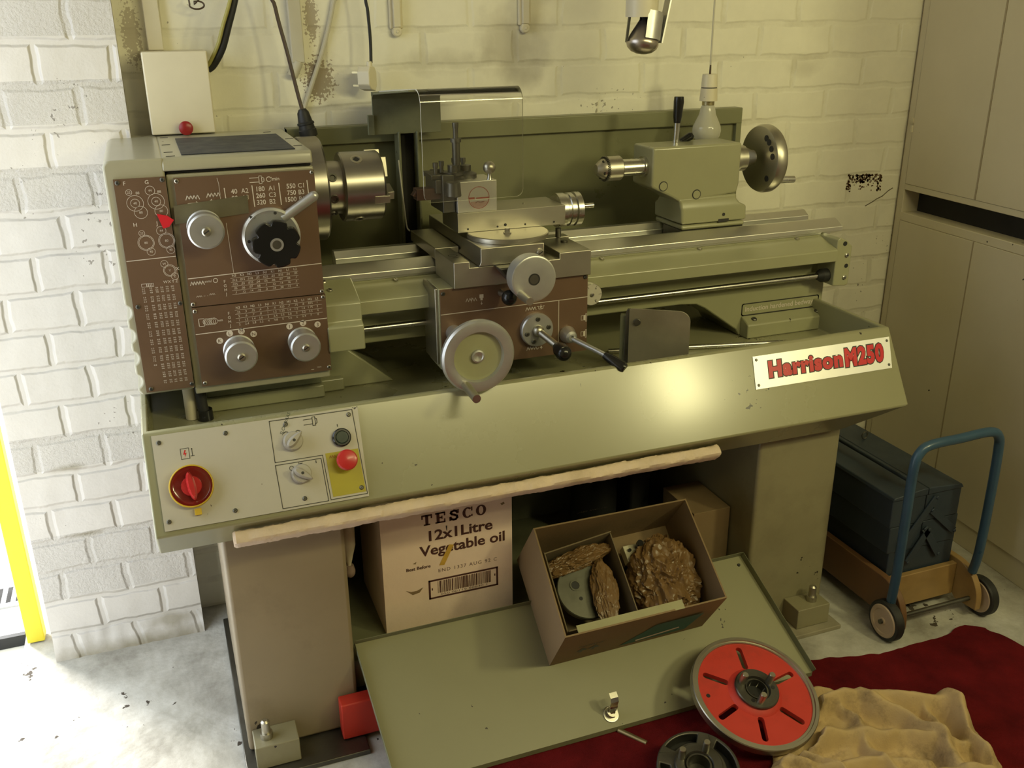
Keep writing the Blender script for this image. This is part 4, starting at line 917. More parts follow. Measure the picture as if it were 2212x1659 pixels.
# open carton on the panel
oc = thing('open_carton', 'open brown cardboard carton resting on the leaning olive panel', 'carton', (.88, -.24, .12))
bFL, bFR = V((.682, -.243, .1185)), V((1.074, -.240, .1205)); rBL, rBR, rFR, rFL = V((.685, -.139, .412)), V((1.087, -.113, .394)), V((1.0656, -.3426, .2656)), V((.6633, -.3686, .2838))
bBL = rBL - PN * .212; bBR = rBR - PN * .212
off_ = PN * .001
bFL, bFR, bBL, bBR = [p + off_ for p in (bFL, bFR, bBL, bBR)]
def onpl(p): # drop to the panel plane
    dd = (p - BL).dot(PN); return p - PN * (dd - .0016)
bFL, bFR, bBL, bBR = map(onpl, (bFL, bFR, bBL, bBR))
ctr = (bFL + bFR + bBL + bBR + rBL + rBR + rFR + rFL) / 8
b = B(); T = .0035
def wallq(p, q, r, s_):
    nn = (q - p).cross(s_ - p).normalized()
    if nn.dot(ctr - p) < 0: nn = -nn
    b.hexa([p, q, q + nn * T, p + nn * T, s_, r, r + nn * T, s_ + nn * T])
wallq(bFL, bFR, rFR, rFL); wallq(bBL, bBR, rBR, rBL); wallq(bFL, bBL, rBL, rFL); wallq(bFR, bBR, rBR, rFR); wallq(bFL, bFR, bBR, bBL)
CX = (bFR - bFL).normalized(); CU = (rFL - bFL).normalized(); CN = CX.cross(CU).normalized(); CU = CN.cross(CX)
f = Fr(b, bFL, CX, CU, .0008)
f.text('THIS WAY UP', .073, .096, .0085, off=.01, width=.062, mi=1); f.arrow(.058, .058, .058, .088, .007, mi=1); f.arrow(.088, .058, .088, .088, .007, mi=1)
f.fill([(.165, .022), (.335, .022), (.345, .125), (.225, .125)], mi=2); f.fill([(.205, .030), (.31, .050), (.305, .060), (.200, .040)], mi=3, e=.0014)
CX2 = (bFL - bBL).normalized(); CU2 = (rBL - bBL).normalized(); CN2 = CX2.cross(CU2).normalized(); CU2 = CN2.cross(CX2)
f = Fr(b, bBL, CX2, CU2, .0008); f.text('THIS WAY UP', .135, .170, .0075, width=.06, mi=1); f.arrow(.10, .13, .10, .155, .006, mi=1); f.arrow(.16, .13, .16, .155, .006, mi=1)
f = Fr(b, bBR - PN * 0 , -CX, (rBR - bBR), .0045); f.text('THIS WAY UP', .255, .186, .008, off=.01, width=.075, mi=1, rot=PI)
b.build('carton_body', [card, printd, teal, card_white], oc, bevel=.0008)
b = B()
def inner_ledge(h, d): # torn front inner flap, pale
    p = bFL + CU * h - CN * .004; q = bFR + CU * h - CN * .004; b.hexa([p + CX * .02, q - CX * .12, q - CX * .12 - CN * d, p + CX * .02 - CN * d, p + CX * .02 + CU * .002, q - CX * .12 + CU * .002, q - CX * .12 - CN * d + CU * .002, p + CX * .02 - CN * d + CU * .002])
inner_ledge(.186, .020); b.build('inner_flap', mat('pale_card', (.38, .36, .20), .7), oc)

# local frame inside the carton
o0 = bBL + CX * .004 + PN * .005; ex = CX; ed = V((0, -.804, -.595)).normalized(); ed = (ed - ex * ed.dot(ex)).normalized(); en = ex.cross(ed) * -1
if en.dot(PN) < 0: en = -en
def cl(u, v, h): return o0 + ex * u + ed * v + en * h
ib = thing('small_carton', 'small open grey cardboard tray inside the left half of the open brown carton', 'carton', tuple(cl(.10, .13, 0)))
b = B(); q = [(.020, .040), (.196, .024), (.186, .225), (.014, .228)]
for i in range(4):
    p, r = q[i], q[(i + 1) % 4]; ccx, ccy = .105, .13
    def ins(w, k=.965): return (ccx + (w[0] - ccx) * k, ccy + (w[1] - ccy) * k)
    b.hexa([cl(*p, 0), cl(*r, 0), cl(*ins(r), 0), cl(*ins(p), 0), cl(*p, .110), cl(*r, .118), cl(*ins(r), .118), cl(*ins(p), .110)])
b.hexa([cl(*w, 0) for w in q] + [cl(*w, .003) for w in q])
b.build('tray_body', card_grey, ib, bevel=.0008)
b = B(); b.rev([(0, .066), (.014, .068), (.016, .066), (.016, .001)], cl(.104, .133, .058), en, 56)
b.rev([(.016, .013), (.018, .013), (.018, .0095), (.0165, .009)], cl(.082, .118, .058), en, 28); b.m(1).rev([(.0162, .009), (.0172, .009)], cl(.082, .118, .058), en, 24); b.rev([(.016, .0045), (.0165, .0045)], cl(.085, .150, .058), en, 16); b.m(0).rev([(.016, .007), (.019, .006)], cl(.150, .182, .058), en, 16)
o = b.build('steel_disc', [mat('dull_disc', (.15, .15, .12), .45, .7, .15, 20), blackr], thing=tuple(cl(.104, .133, .058))); tag(o, 'dull grey steel disc with holes inside the small cardboard tray', 'metal disc')
def crumple(name, c, sx, sy, sz, seed, lab, twist=0., lim=None, grp=None):
    bm = bmesh.new(); bmesh.ops.create_icosphere(bm, subdivisions=6, radius=1.)
    ct, st = math.cos(twist), math.sin(twist)
    for v in bm.verts:
        p = v.co.copy(); q = p + V((seed, seed * 1.7, -seed))
        r = 1 + .32 * noise.noise(q * 1.2)
        w1 = q * 1.9 + V((noise.noise(q * 1.5), noise.noise(q * 1.5 + V((7, 1, 3))), noise.noise(q * 1.5 - V((3, 8, 1))))) * .7
        r += .30 * (.5 - abs(noise.noise(w1))) + .24 * (.5 - abs(noise.noise(w1 * 2.1 + V((9, 2, 1))))) + .12 * (.5 - abs(noise.noise(w1 * 4.6))) + .03 * (.5 - abs(noise.noise(q * 13)))
        p = p * r; p = V((p.x * sx, p.y * sy, max(p.z, -.75) * sz)); p = V((p.x * ct - p.y * st, p.x * st + p.y * ct, p.z))
        if lim:
            p.x = min(max(p.x, lim[0]), lim[1]); p.y = min(max(p.y, lim[2]), lim[3])
        v.co = ex * p.x + ed * p.y + en * p.z
    me = bpy.data.meshes.new(name); bm.to_mesh(me); bm.free(); me.materials.append(paper); me.shade_smooth(); me.set_sharp_from_angle(angle=math.radians(20))
    o = bpy.data.objects.new(name, me); COL.objects.link(o); o.location = c; ORG[o.name] = tuple(c); tag(o, lab, 'paper', grp); return o
crumple('crumpled_paper', cl(.302, .150, .066), .070, .088, .058, 3.1, 'large crumpled brown wrapping paper filling the right half of the open carton', .2, (-.095, .078, -.11, .098))
crumple('crumpled_paper', cl(.136, .155, .092), .023, .066, .013, 7.7, 'narrow strip of crumpled brown paper lying on the steel disc', .18, (-.05, .040, -.09, .062))
crumple('crumpled_paper', cl(.100, .062, .075), .068, .022, .030, 12.3, 'roll of crumpled brown paper stuffed behind the steel disc', -.12)
cb = thing('toolholder_block', 'pale steel block with a black bolt beside the crumpled paper in the open carton', 'tool holder', tuple(cl(.255, .075, .03)))
b = B(); b.obox(cl(.258, .072, .062), ex, ed, en, .030, .020, .012); b.build('block', mat('pale_steel', (.70, .66, .50), .35, .3), cb, bevel=.001)
b = B(); b.rev([(0, .005), (.014, .005), (.014, .008), (.026, .008)], cl(.262, .062, .074), en, 14); b.rev([(0, .004), (.006, .004)], cl(.240, .066, .074), en, 12); b.build('bolt', blackp, cb)
b = B(); b.obox(cl(.25, .072, .024), ex, ed, en, .014, .014, .024); b.build('shank', steel_dk, cb)

# things at the back of the shelf
b = B(); b.box(1.150, 1.2545, -.055, .10, .1605, .309)
o = b.build('small_brown_box', card, bevel=.001, thing=(1.20, .02, .16)); tag(o, 'small brown box at the right end of the shelf behind the open carton', 'box')
pm = thing('coolant_pump', 'black coolant pump in the dark behind the open carton', 'pump', (1.02, .22, .1605))
b = B(); b.rev([(0, .062), (.16, .062), (.19, .05), (.20, .001)], (1.00, .21, .1605), (0, 0, 1), 32); b.build('motor', blackr, pm)
b = B(); b.box(1.08, 1.14, .15, .27, .1605, .40); b.build('tank', blackr, pm, bevel=.006)
b = B(); b.tube([(1.00, .21, .35), (1.01, .20, .40), (1.06, .19, .43), (1.11, .2, .40)], .012, 12, smooth=5); b.build('hose', blackr, pm)

# bits in the chip tray
sp = thing('swarf_shield', 'grey steel plate with a rounded corner standing in the lathe tray right of the apron', 'metal plate', (.98, -.13, .7055))
pa, pb = V((.948, -.055, 0)), V((1.064, -.122, 0)); du = (pb - pa).normalized(); W = (pb - pa).length
pn = V((du.y, -du.x, 0))
out = [(0, .706), (W, .706), (W, .838)]
for i in range(7): t = PI / 2 * i / 6; out.append((W - .026 + .026 * math.cos(t), .840 + .024 * math.sin(t)))
out += [(.004, .866), (0, .862)]
b = B(); b.loft([[pa + du * u + V((0, 0, z)) + pn * e for u, z in out] for e in (0, .003)]); b.build('plate', mat('dull_steel_plate', (.30, .275, .20), .45, .55, .15, 10), sp, bevel=.0006)
b = B(); b.loft([[pa + du * u + V((0, 0, z)) - pn * e for u, z in ((-.010, .706), (.012, .706), (.012, .863), (-.004, .863), (-.008, .853))] for e in (0.0002, .008)]); b.rev([(0, .008), (.004, .008)], pa + du * .018 + pn * .0032 + V((0, 0, .836)), pn, 20); b.build('edge_bar', steel_dk, sp, bevel=.001)
b = B(); b.loft([[pa + du * u + V((0, 0, z)) - pn * e for u, z in ((-.02, .706), (.02, .706), (.02, .845), (-.02, .845))] for e in (.010, .028)]); b.build('bracket', paint_dark, sp, bevel=.001)
b = B(); b.cyl((.975, .098, .7115), (1.415, -.005, .7115), .0062, .0062, 18); o = b.build('steel_rod', steel_br, thing=(1.19, .05, .7055)); tag(o, 'thin bright steel rod lying in the lathe tray behind the grey steel plate', 'rod')

# red faceplate on the floor
fn = V((.05, -.328, .943)).normalized(); fc = V((1.078, -.458, .096))
fp = thing('faceplate', 'large round steel faceplate painted red with six slots, lying tilted on the cloth', 'faceplate', tuple(fc))
fu, fw, _ = orth(fn)
kx = V((1, 0, 0)) - fn * fn.x; kx.normalize(); ky = fn.cross(kx)
b = B(); N = 96
def rg(r, h): return [fc + fn * h + (kx * math.cos(2 * PI * i / N) + ky * math.sin(2 * PI * i / N)) * r for i in range(N)]
b.loft([rg(.118, -.020), rg(.140, -.020), rg(.1415, -.016), rg(.1415, -.002), rg(.140, 0), rg(.133, 0), rg(.132, -.003), rg(.127, -.003), rg(.126, -.006)], caps=False)
b.build('rim', steel, fp)
# web with radial slots cut through it
slots = [math.radians(a) for a in (78, 143, 198, 250, 306, 11)]
def fpt(u, v, h=-.006): return fc + fn * h + kx * u + ky * v
def slot_loop(a, r0, r1, w, n=8):
    out = []
    for k in range(n + 1): t = -PI / 2 + PI * k / n; out.append((r1 + w * math.cos(t), w * math.sin(t)))
    for k in range(n + 1): t = PI / 2 + PI * k / n; out.append((r0 + w * math.cos(t), w * math.sin(t)))
    return [(x * math.cos(a) - y * math.sin(a), x * math.sin(a) + y * math.cos(a)) for x, y in out]
def holed(bm_, outer, holes, P):
    ed_ = []
    for lp in [outer] + holes:
        vv = [bm_.verts.new(P(*q)) for q in lp]
        ed_ += [bm_.edges.new((vv[i], vv[(i + 1) % len(vv)])) for i in range(len(vv))]
    bmesh.ops.triangle_fill(bm_, edges=ed_, use_beauty=True, use_dissolve=False)
def solid(bm_, vec):
    g_ = bmesh.ops.extrude_face_region(bm_, geom=list(bm_.faces), use_keep_orig=True)
    bmesh.ops.translate(bm_, vec=vec, verts=[e for e in g_['geom'] if isinstance(e, bmesh.types.BMVert)])
def circ2(r, n): return [(r * math.cos(2 * PI * i / n), r * math.sin(2 * PI * i / n)) for i in range(n)]
b = B(); holed(b.bm, circ2(.1265, 120), [circ2(.044, 60)] + [slot_loop(a, .0660, .1095, .0072) for a in slots], fpt); solid(b.bm, fn * -.012)
o = b.build('web', facered, fp)
o['label'] = 'red painted face with radial slots'
b = B(); b.rev([(-.006, .060), (-.001, .055), (.004, .046)], fc, fn, 64, caps=False); b.build('hub_skirt', facered, fp)
b = B(); b.rev([(.002, .0465), (.006, .0495), (.010, .049), (.012, .047), (.012, .030), (.006, .0275), (.006, .025), (.009, .0245), (.009, .0225), (-.012, .021)], fc, fn, 64, caps=False); b.m(1).rev([(-.012, .021), (-.0125, .001)], fc, fn, 40, caps=False)
hub = b.build('hub', [steel_dk, blackr], fp)
for a in (141, 12, 248):
    a = math.radians(a); p = fc + fn * .011 + (kx * math.cos(a) + ky * math.sin(a)) * .0345
    b = B(); b.rev([(0, .0075), (.026, .0075), (.029, .006)], p, fn, 20); b.build('cam_stud', steel, fp)
    a -= .42; p = fc + fn * .0122 + (kx * math.cos(a) + ky * math.sin(a)) * .036
    b = B(); b.rev([(0, .0045), (.0006, .0045)], p, fn, 14); b.build('stud_hole', blackr, fp)
b = B(); b.rev([(0, .0045), (.0008, .0045)], fc + fn * -.0058 - kx * .108 + ky * .019, fn, 16); b.build('pin_hole', blackr, fp)
# second backplate in front
gn = V((-.07, -.22, .97)).normalized(); gcn = V((.868, -.575, .060))
gx = V((1, 0, 0)) - gn * gn.x; gx.normalize(); gy = gn.cross(gx)
bk = thing('chuck_backplate', 'small dark steel three-stud backplate lying on the red carpet in front of the red faceplate', 'backplate', tuple(gcn))
def wloop(a0):
    out = []; n = 10
    for k in range(n + 1): t = a0 - .52 + 1.04 * k / n; out.append((.0765 * math.cos(t), .0765 * math.sin(t)))
    for k in range(n + 1): t = a0 + .46 - .92 * k / n; out.append((.0565 * math.cos(t), .0565 * math.sin(t)))
    return out
b = B(); holed(b.bm, circ2(.0835, 96), [circ2(.042, 60)] + [wloop(math.radians(a)) for a in (2, 92, 182, 272)], lambda u, v: gcn + gx * u + gy * v); solid(b.bm, gn * -.026)
b.build('rim', steel_dk, bk, bevel=.002)
b = B(); b.rev([(-.034, .040), (-.034, .0835), (-.0262, .0835), (-.0262, .040)], gcn, gn, 64); b.build('back_flange', blackr, bk)
b = B(); b.rev([(-.002, .050), (.008, .048), (.010, .046), (.010, .030), (.004, .0265), (.008, .0255), (.008, .022), (-.020, .0205), (-.020, .001)], gcn, gn, 64, caps=False); b.build('hub', steel_dk, bk)
for a in (135, 40, 262):
    a = math.radians(a); p = gcn + gn * .008 + (gx * math.cos(a) + gy * math.sin(a)) * .0365
    b = B(); b.rev([(0, .0075), (.026, .0075), (.029, .006)], p, gn, 20); b.build('cam_stud', steel, bk)

# carpet and cloth
def flat_outline(pts, sub=10, jit=.004, seed=0):
    out = []
    for i in range(len(pts)):
        a, c = pts[i], pts[(i + 1) % len(pts)]
        for k in range(sub):
            t = k / sub; x = a[0] + (c[0] - a[0]) * t; y = a[1] + (c[1] - a[1]) * t
            out.append((x + jit * noise.noise(V((x * 30, y * 30, seed))), y + jit * noise.noise(V((x * 30, y * 30, seed + 9)))))
    return out
ol_ = flat_outline([(.285, -.395), (.60, -.300), (1.20, -.255), (1.325, -.318), (1.420, -.338), (1.505, -.362), (1.610, -.360), (1.70, -.362), (1.79, -.345), (1.83, -.372), (1.86, -.47), (1.88, -2.6), (-.2, -2.6), (-.1, -.75), (.20, -.62)], 14, .006, 3)
b = B(); b.loft([[(x, y, .0008) for x, y in ol_], [(x, y, .0075) for x, y in ol_]])
o = b.build('carpet', carpet_m, thing=(1.1, -.8, 0)); tag(o, 'dark red carpet piece with ragged edges on the concrete floor', 'carpet')
# cloth: folded heap
RID = [  # fold lines: points, height, half width
 ([(1.20, -.430), (1.30, -.452), (1.40, -.500), (1.49, -.580)], .030, .020), ([(1.15, -.50), (1.28, -.507), (1.38, -.552), (1.47, -.60), (1.505, -.64)], .062, .022),
 ([(1.14, -.585), (1.24, -.600), (1.33, -.645), (1.42, -.71)], .050, .020), ([(1.31, -.52), (1.37, -.600), (1.38, -.68), (1.36, -.76)], .056, .018),
 ([(1.05, -.60), (1.13, -.665), (1.22, -.68), (1.31, -.73)], .040, .016), ([(1.20, -.74), (1.30, -.77), (1.40, -.80)], .060, .024), ([(1.00, -.66), (1.08, -.725), (1.18, -.755), (1.30, -.84)], .046, .020),
 ([(1.475, -.575), (1.488, -.62), (1.455, -.68), (1.44, -.74)], .066, .020), ([(1.25, -.50), (1.27, -.56), (1.235, -.64), (1.25, -.72)], .036, .013), ([(1.41, -.52), (1.43, -.57), (1.42, -.64)], .034, .012),
 ([(1.00, -.60), (1.02, -.65), (1.01, -.72)], .030, .009), ([(1.03, -.59), (1.055, -.645), (1.05, -.71)], .028, .009), ([(1.06, -.585), (1.09, -.64), (1.09, -.71)], .032, .010), ([(1.10, -.58), (1.13, -.63), (1.14, -.70)], .034, .011)]
def seg_d(x, y, pts):
    best = 9.
    for (ax_, ay_), (bx_, by_) in zip(pts, pts[1:]):
        dx, dy = bx_ - ax_, by_ - ay_; t = max(0, min(1, ((x - ax_) * dx + (y - ay_) * dy) / (dx * dx + dy * dy)))
        ox, oy = x - ax_ - dx * t, y - ay_ - dy * t; d = math.hypot(ox, oy); sd = d if (dx * oy - dy * ox) > 0 else -d
        if d < abs(best): best = sd
    return best
def cloth_h(x, y):
    p = V((x, y, 0))
    wx = x + .012 * noise.noise(p * 14); wy = y + .012 * noise.noise(p * 14 + V((5, 5, 5)))
    h = .010 + .012 * noise.noise(p * 8)
    for pts_, hh, w in RID:
        d = seg_d(wx, wy, pts_); k = w * (1.5 if d > 0 else .75)
        h = max(h, hh * math.exp(-(d / k) ** 2) * (1 + .25 * noise.noise(p * 20)) + .3 * h)
    return max(.004, h + .0045 * (1 - 2 * abs(noise.noise(V((wx * 24, wy * 38, 3))))) + .002 * noise.noise(p * 70))
poly = [(1.165, -.395), (1.26, -.420), (1.345, -.475), (1.41, -.500), (1.475, -.560), (1.520, -.605), (1.505, -.675), (1.46, -.70), (1.475, -.76), (1.42, -.84), (1.36, -.90), (1.05, -.88), (.93, -.80), (.985, -.655), (1.04, -.58)]
poly = flat_outline(poly, 6, .010, 8)
def inside(x, y):
    c = False; n = len(poly)
    for i in range(n):
        (a, b_), (c_, d_) = poly[i], poly[(i + 1) % n]
        if (b_ > y) != (d_ > y) and x < (c_ - a) * (y - b_) / (d_ - b_) + a: c = not c
    return c
def edge_d(x, y):
    best = 9.
    for i in range(len(poly)):
        a = V(poly[i]); e = V(poly[(i + 1) % len(poly)]); ab = e - a; t = max(0, min(1, (V((x, y)) - a).dot(ab) / max(1e-9, ab.dot(ab)))); best = min(best, (V((x, y)) - a - ab * t).length)
    return best
b = B(); st = .0045; vs = {}
x0, y0 = .93, -.91
for i in range(int(.62 / st)):
    for j in range(int(.56 / st)):
        x, y = x0 + i * st, y0 + j * st
        if inside(x, y):
            e = edge_d(x, y); k = min(1, e / .022) ** .5
            z = .0078 + .002 + cloth_h(x, y) * k
            # lies flat beneath the faceplate
            dxy = V((x, y, z)) - fc; r_ = (dxy - fn * dxy.dot(fn)).length
            pz = fc.z - .030 - (fn.x * (x - fc.x) + fn.y * (y - fc.y)) / fn.z
            if r_ < .15: z = min(z, max(.0095, pz))
            dg = (V((x, y, 0)) - V((gcn.x, gcn.y, 0))).length
            if dg < .10: z = min(z, .02)
            vs[i, j] = b.bm.verts.new((x, y, z))
for (i, j) in list(vs):
    q = [(i, j), (i + 1, j), (i + 1, j + 1), (i, j + 1)]
    if all(t in vs for t in q): b.face([vs[t] for t in q])
for v in [v for v in b.bm.verts if not v.link_faces]: b.bm.verts.remove(v)
def near_edge(x, y):
    best = (9., None)
    for i in range(len(poly)):
        a = V(poly[i]); e = V(poly[(i + 1) % len(poly)]); ab = e - a; t = max(0, min(1, (V((x, y)) - a).dot(ab) / max(1e-9, ab.dot(ab)))); q = a + ab * t; d = (V((x, y)) - q).length
        if d < best[0]: best = (d, q)
    return best
for v in b.bm.verts:
    if v.is_boundary:
        d, q = near_edge(v.co.x, v.co.y)
        if d < .007: v.co.x, v.co.y = q.x, q.y
o = b.build('rag_cloth', cloth_m, thing=(1.25, -.65, .008), angle=80); tag(o, 'crumpled stained beige cloth on the red carpet under the red faceplate', 'cloth')
md = o.modifiers.new('thick', 'SOLIDIFY'); md.thickness = .0015; md.offset = -1
md = o.modifiers.new('sub', 'SUBSURF'); md.levels = 1; md.render_levels = 1

# ------------------------------------------------------------------ push cart and toolbox
pc = thing('push_cart', 'small wooden push cart with blue tube handle in the corner by the cupboard', 'cart', (1.71, -.05, 0))
def side(x):
    pts = [(.30, .036), (.30, .140), (-.235, .140)] + [(-.245 - .085 * math.sin(PI / 2 * i / 8), .052 + .088 * math.cos(PI / 2 * i / 8)) for i in range(9)] + [(-.330, .030), (-.26, .026), (-.25, .036)]
    bb = B(); bb.prism(pts, 'x', x - .009, x + .009); return bb.build('side_board', wood_dk if x < 1.7 else wood, pc, bevel=.002)
side(1.602); side(1.842)
b = B(); b.box(1.612, 1.832, -.252, -.236, .036, .128); b.build('end_board', wood, pc, bevel=.002)
b = B(); b.box(1.612, 1.832, .284, .298, .036, .128); b.build('end_board', wood, pc, bevel=.002)
b = B(); b.box(1.612, 1.832, -.236, .284, .098, .106); b.build('floor_board', wood_dk, pc)
b = B(); b.cyl((1.548, -.305, .053), (1.895, -.305, .053), .006, .006, 14); b.build('axle', steel_dk, pc)
for x, sg in ((1.570, -1), (1.872, 1), ):
    for y in (-.305, .27):
        b = B(); c0 = V((x, y, .053)); a = V((sg, 0, 0))
        b.rev([(-.012, .043), (-.012, .050), (-.008, .0528), (.008, .0528), (.012, .050), (.012, .043)], c0, a, 48)
        b.m(1).rev([(.0122, .0432), (.0150, .041), (.0150, .033), (.0125, .031), (.0125, .010), (.016, .009), (.016, .001)], c0, a, 48)
        b.rev([(-.0122, .0432), (-.014, .041), (-.0125, .033), (-.0125, .001)], c0, a, 48)
        b.m(2).rev([(.016, .006), (.020, .005), (.021, .001)], c0, a, 20)
        b.build('wheel', [blackr, wheelp, steel], pc)
b = B(); hpts = [(1.578, -.300, .075), (1.572, -.312, .20), (1.562, -.322, .36), (1.556, -.328, .485), (1.566, -.329, .525), (1.596, -.330, .541), (1.68, -.330, .543), (1.768, -.330, .545), (1.800, -.329, .528), (1.812, -.326, .485), (1.822, -.320, .36), (1.830, -.312, .20), (1.834, -.300, .13)]
b.tube(hpts, .0115, 16, smooth=6); o = b.build('tube_handle', blueh, pc); o['label'] = 'bent blue tube handle'
tb = thing('toolbox', 'dark blue metal cantilever toolbox sitting in the wooden push cart', 'toolbox', (1.71, .0, .106))
b = B(); b.box(1.618, 1.826, -.232, .270, .107, .192); b.build('lower_box', bluet, tb, bevel=.002)
b = B(); b.box(1.606, 1.706, -.236, .272, .194, .268); b.box(1.709, 1.822, -.236, .272, .194, .268); b.build('middle_tray', bluet, tb, bevel=.002)
b = B(); b.box(1.600, 1.703, -.238, .274, .270, .346); b.box(1.706, 1.816, -.238, .274, .270, .346); b.build('upper_tray', bluet, tb, bevel=.002)
b = B(); b.prism([(1.596, .347), (1.704, .347), (1.704, .366), (1.690, .366), (1.60, .356)], 'y', -.242, .277); b.prism([(1.7055, .347), (1.819, .347), (1.812, .358), (1.72, .366), (1.7055, .366)], 'y', -.242, .277); b.build('lid', bluet, tb, bevel=.002)
b = B(); b.tube([(1.665, -.225, .352), (1.660, -.215, .380), (1.658, -.19, .386), (1.655, .20, .386), (1.657, .225, .38), (1.66, .235, .352)], .006, 12, smooth=4); b.build('carry_handle', bluet, tb)
b = B(); b.tube([(1.757 + .009 * math.cos(t), .06, .375 + .010 * math.sin(t)) for t in [2 * PI * i / 16 for i in range(17)]], .0022, 8); b.build('hasp_ring', steel_dk, tb)
for (xa, za), (xb, zb) in (((1.640, .205), (1.735, .335)), ((1.672, .160), (1.726, .245)), ((1.726, .300), (1.810, .225)), ((1.712, .250), (1.770, .165))):
    b = B(); d = V((xb - xa, 0, zb - za)); l = d.length; d.normalize()
    b.obox(((xa + xb) / 2, -.2415, (za + zb) / 2), d, (0, 1, 0), d.cross(V((0, 1, 0))), l / 2, .0022, .0095)
    for x, z in ((xa, za), (xb, zb)): b.rev([(0, .005), (.003, .004)], (x, -.2436, z), (0, -1, 0), 14)
    b.build('cantilever_arm', bluet, tb, bevel=.0008)

# ------------------------------------------------------------------ on the wall
sb = thing('switch_box', 'tall cream electrical switch box on the wall above the headstock', 'switch box', (.08, .44, 1.30))
b = B(); b.box(.013, .1445, .362, .459, 1.239, 1.407); b.build('case', cream, sb, bevel=.003)
b = B(); b.rev([(0, .009), (.010, .009), (.012, .0145), (.018, .0145), (.021, .010), (.0215, .001)], (.0825, .362, 1.2525), (0, -1, 0), 32); b.build('stop_button', mat('dark_red_plastic', (.28, .012, .012), .35), sb)
b = B(); b.box(.030, .062, .436, .459, 1.4075, 2.30); o = b.build('trunking', creamp, bevel=.002, thing=(.046, .45, 1.41)); tag(o, 'cream cable trunking running up the wall from the switch box', 'trunking')
b = B(); b.box(.332, .361, .440, .459, 1.375, 2.30); b.cyl((.33, .449, 1.345), (.347, .449, 1.378), .012); o = b.build('trunking', wire_w, bevel=.002, thing=(.346, .45, 1.37)); tag(o, 'white conduit running up the wall behind the brown hanging cable', 'conduit')
b = B(); b.tube([(.1455, .405, 1.368), (.158, .40, 1.378), (.178, .39, 1.410), (.195, .385, 1.455), (.215, .385, 1.51), (.25, .39, 1.62), (.27, .40, 2.3)], .0085, 14, smooth=6)
b.m(1).tube([(.1455, .396, 1.376), (.152, .390, 1.385), (.170, .379, 1.418), (.185, .374, 1.458), (.206, .374, 1.51), (.241, .38, 1.62), (.262, .39, 2.3)], .004, 10, smooth=6)
o = b.build('power_cable', [blackr, cable_gy], thing=(.15, .40, 1.37)); tag(o, 'thick black cable with a yellow-green wire entering the side of the switch box', 'cable')
b = B(); pts = [(.11, .42, 2.36), (.120, .42, 1.60), (.124, .42, 1.51)] + [(.139 + .015 * math.cos(t), .42, 1.497 + .008 * math.sin(t)) for t in [PI * (.9 + 1.7 * i / 12) for i in range(13)]] + [(.16, .42, 1.60), (.17, .42, 2.36)]
b.tube(pts, .0018, 8, smooth=3); o = b.build('wire_loop', cable_br, thing=(.139, .42, 1.49)); tag(o, 'loop of thin grey wire at the top edge above the switch box', 'wire')
hc = thing('hanging_lead', 'brown hanging lead ending in a black rubber connector behind the headstock', 'lead', (.34, .39, 1.24))
b = B(); b.tube([(.283, .40, 2.3), (.290, .40, 1.60), (.300, .40, 1.49), (.316, .395, 1.40), (.328, .382, 1.32), (.335, .372, 1.276)], .0042, 10, smooth=6); b.build('flex', cable_br, hc)
b = B(); b.rev([(0, .008), (.008, .013), (.028, .016), (.030, .019), (.034, .019), (.035, .017), (.044, .018), (.046, .020), (.060, .020), (.064, .014)], (.3345, .372, 1.280), (.010, -.003, -.06), 26); b.build('connector', blackr, hc)
pl = thing('plug_lead', 'black lead hanging down to a white three-pin plug above the guard', 'plug', (.49, .40, 1.34))
b = B(); b.tube([(.497, .41, 2.3), (.499, .41, 1.60), (.505, .41, 1.48), (.507, .41, 1.42), (.505, .408, 1.372)], .0036, 10, smooth=6); b.build('flex', blackr, pl)
b = B(); px = V((.80, -.60, 0)).normalized()   # face direction
py = V((.60, .80, 0)); 
b.loft([[V((.494, .405, 0)) + py * a + px * e + V((0, 0, z)) for a, z in ((-.021, 1.326), (-.012, 1.316), (.012, 1.310), (.021, 1.322), (.021, 1.352), (.012, 1.364), (-.012, 1.366), (-.021, 1.354))] for e in (-.016, .010, .014)]); b.rev([(0, .007), (.014, .006)], (.500, .405, 1.362), (0, 0, 1), 14)
b.build('plug_body', creamp, pl, bevel=.002)
b = B()
for a, z in ((-.006, 1.352), (.010, 1.352), (-.004, 1.323)): b.obox(V((.494, .405, z)) + py * a - px * .024, px, py, (0, 0, 1), .010, .003, .002)
b.build('pin', brass, pl)
b = B(); b.tube([(.47, .452, 2.3), (.455, .452, 1.60), (.436, .452, 1.50), (.408, .452, 1.41), (.375, .452, 1.33), (.350, .452, 1.27), (.336, .452, 1.22)], .0052, 10, smooth=6); o = b.build('wall_cable', wire_w, thing=(.40, .45, 1.3)); tag(o, 'white cable crossing the wall diagonally behind the black connector', 'cable')
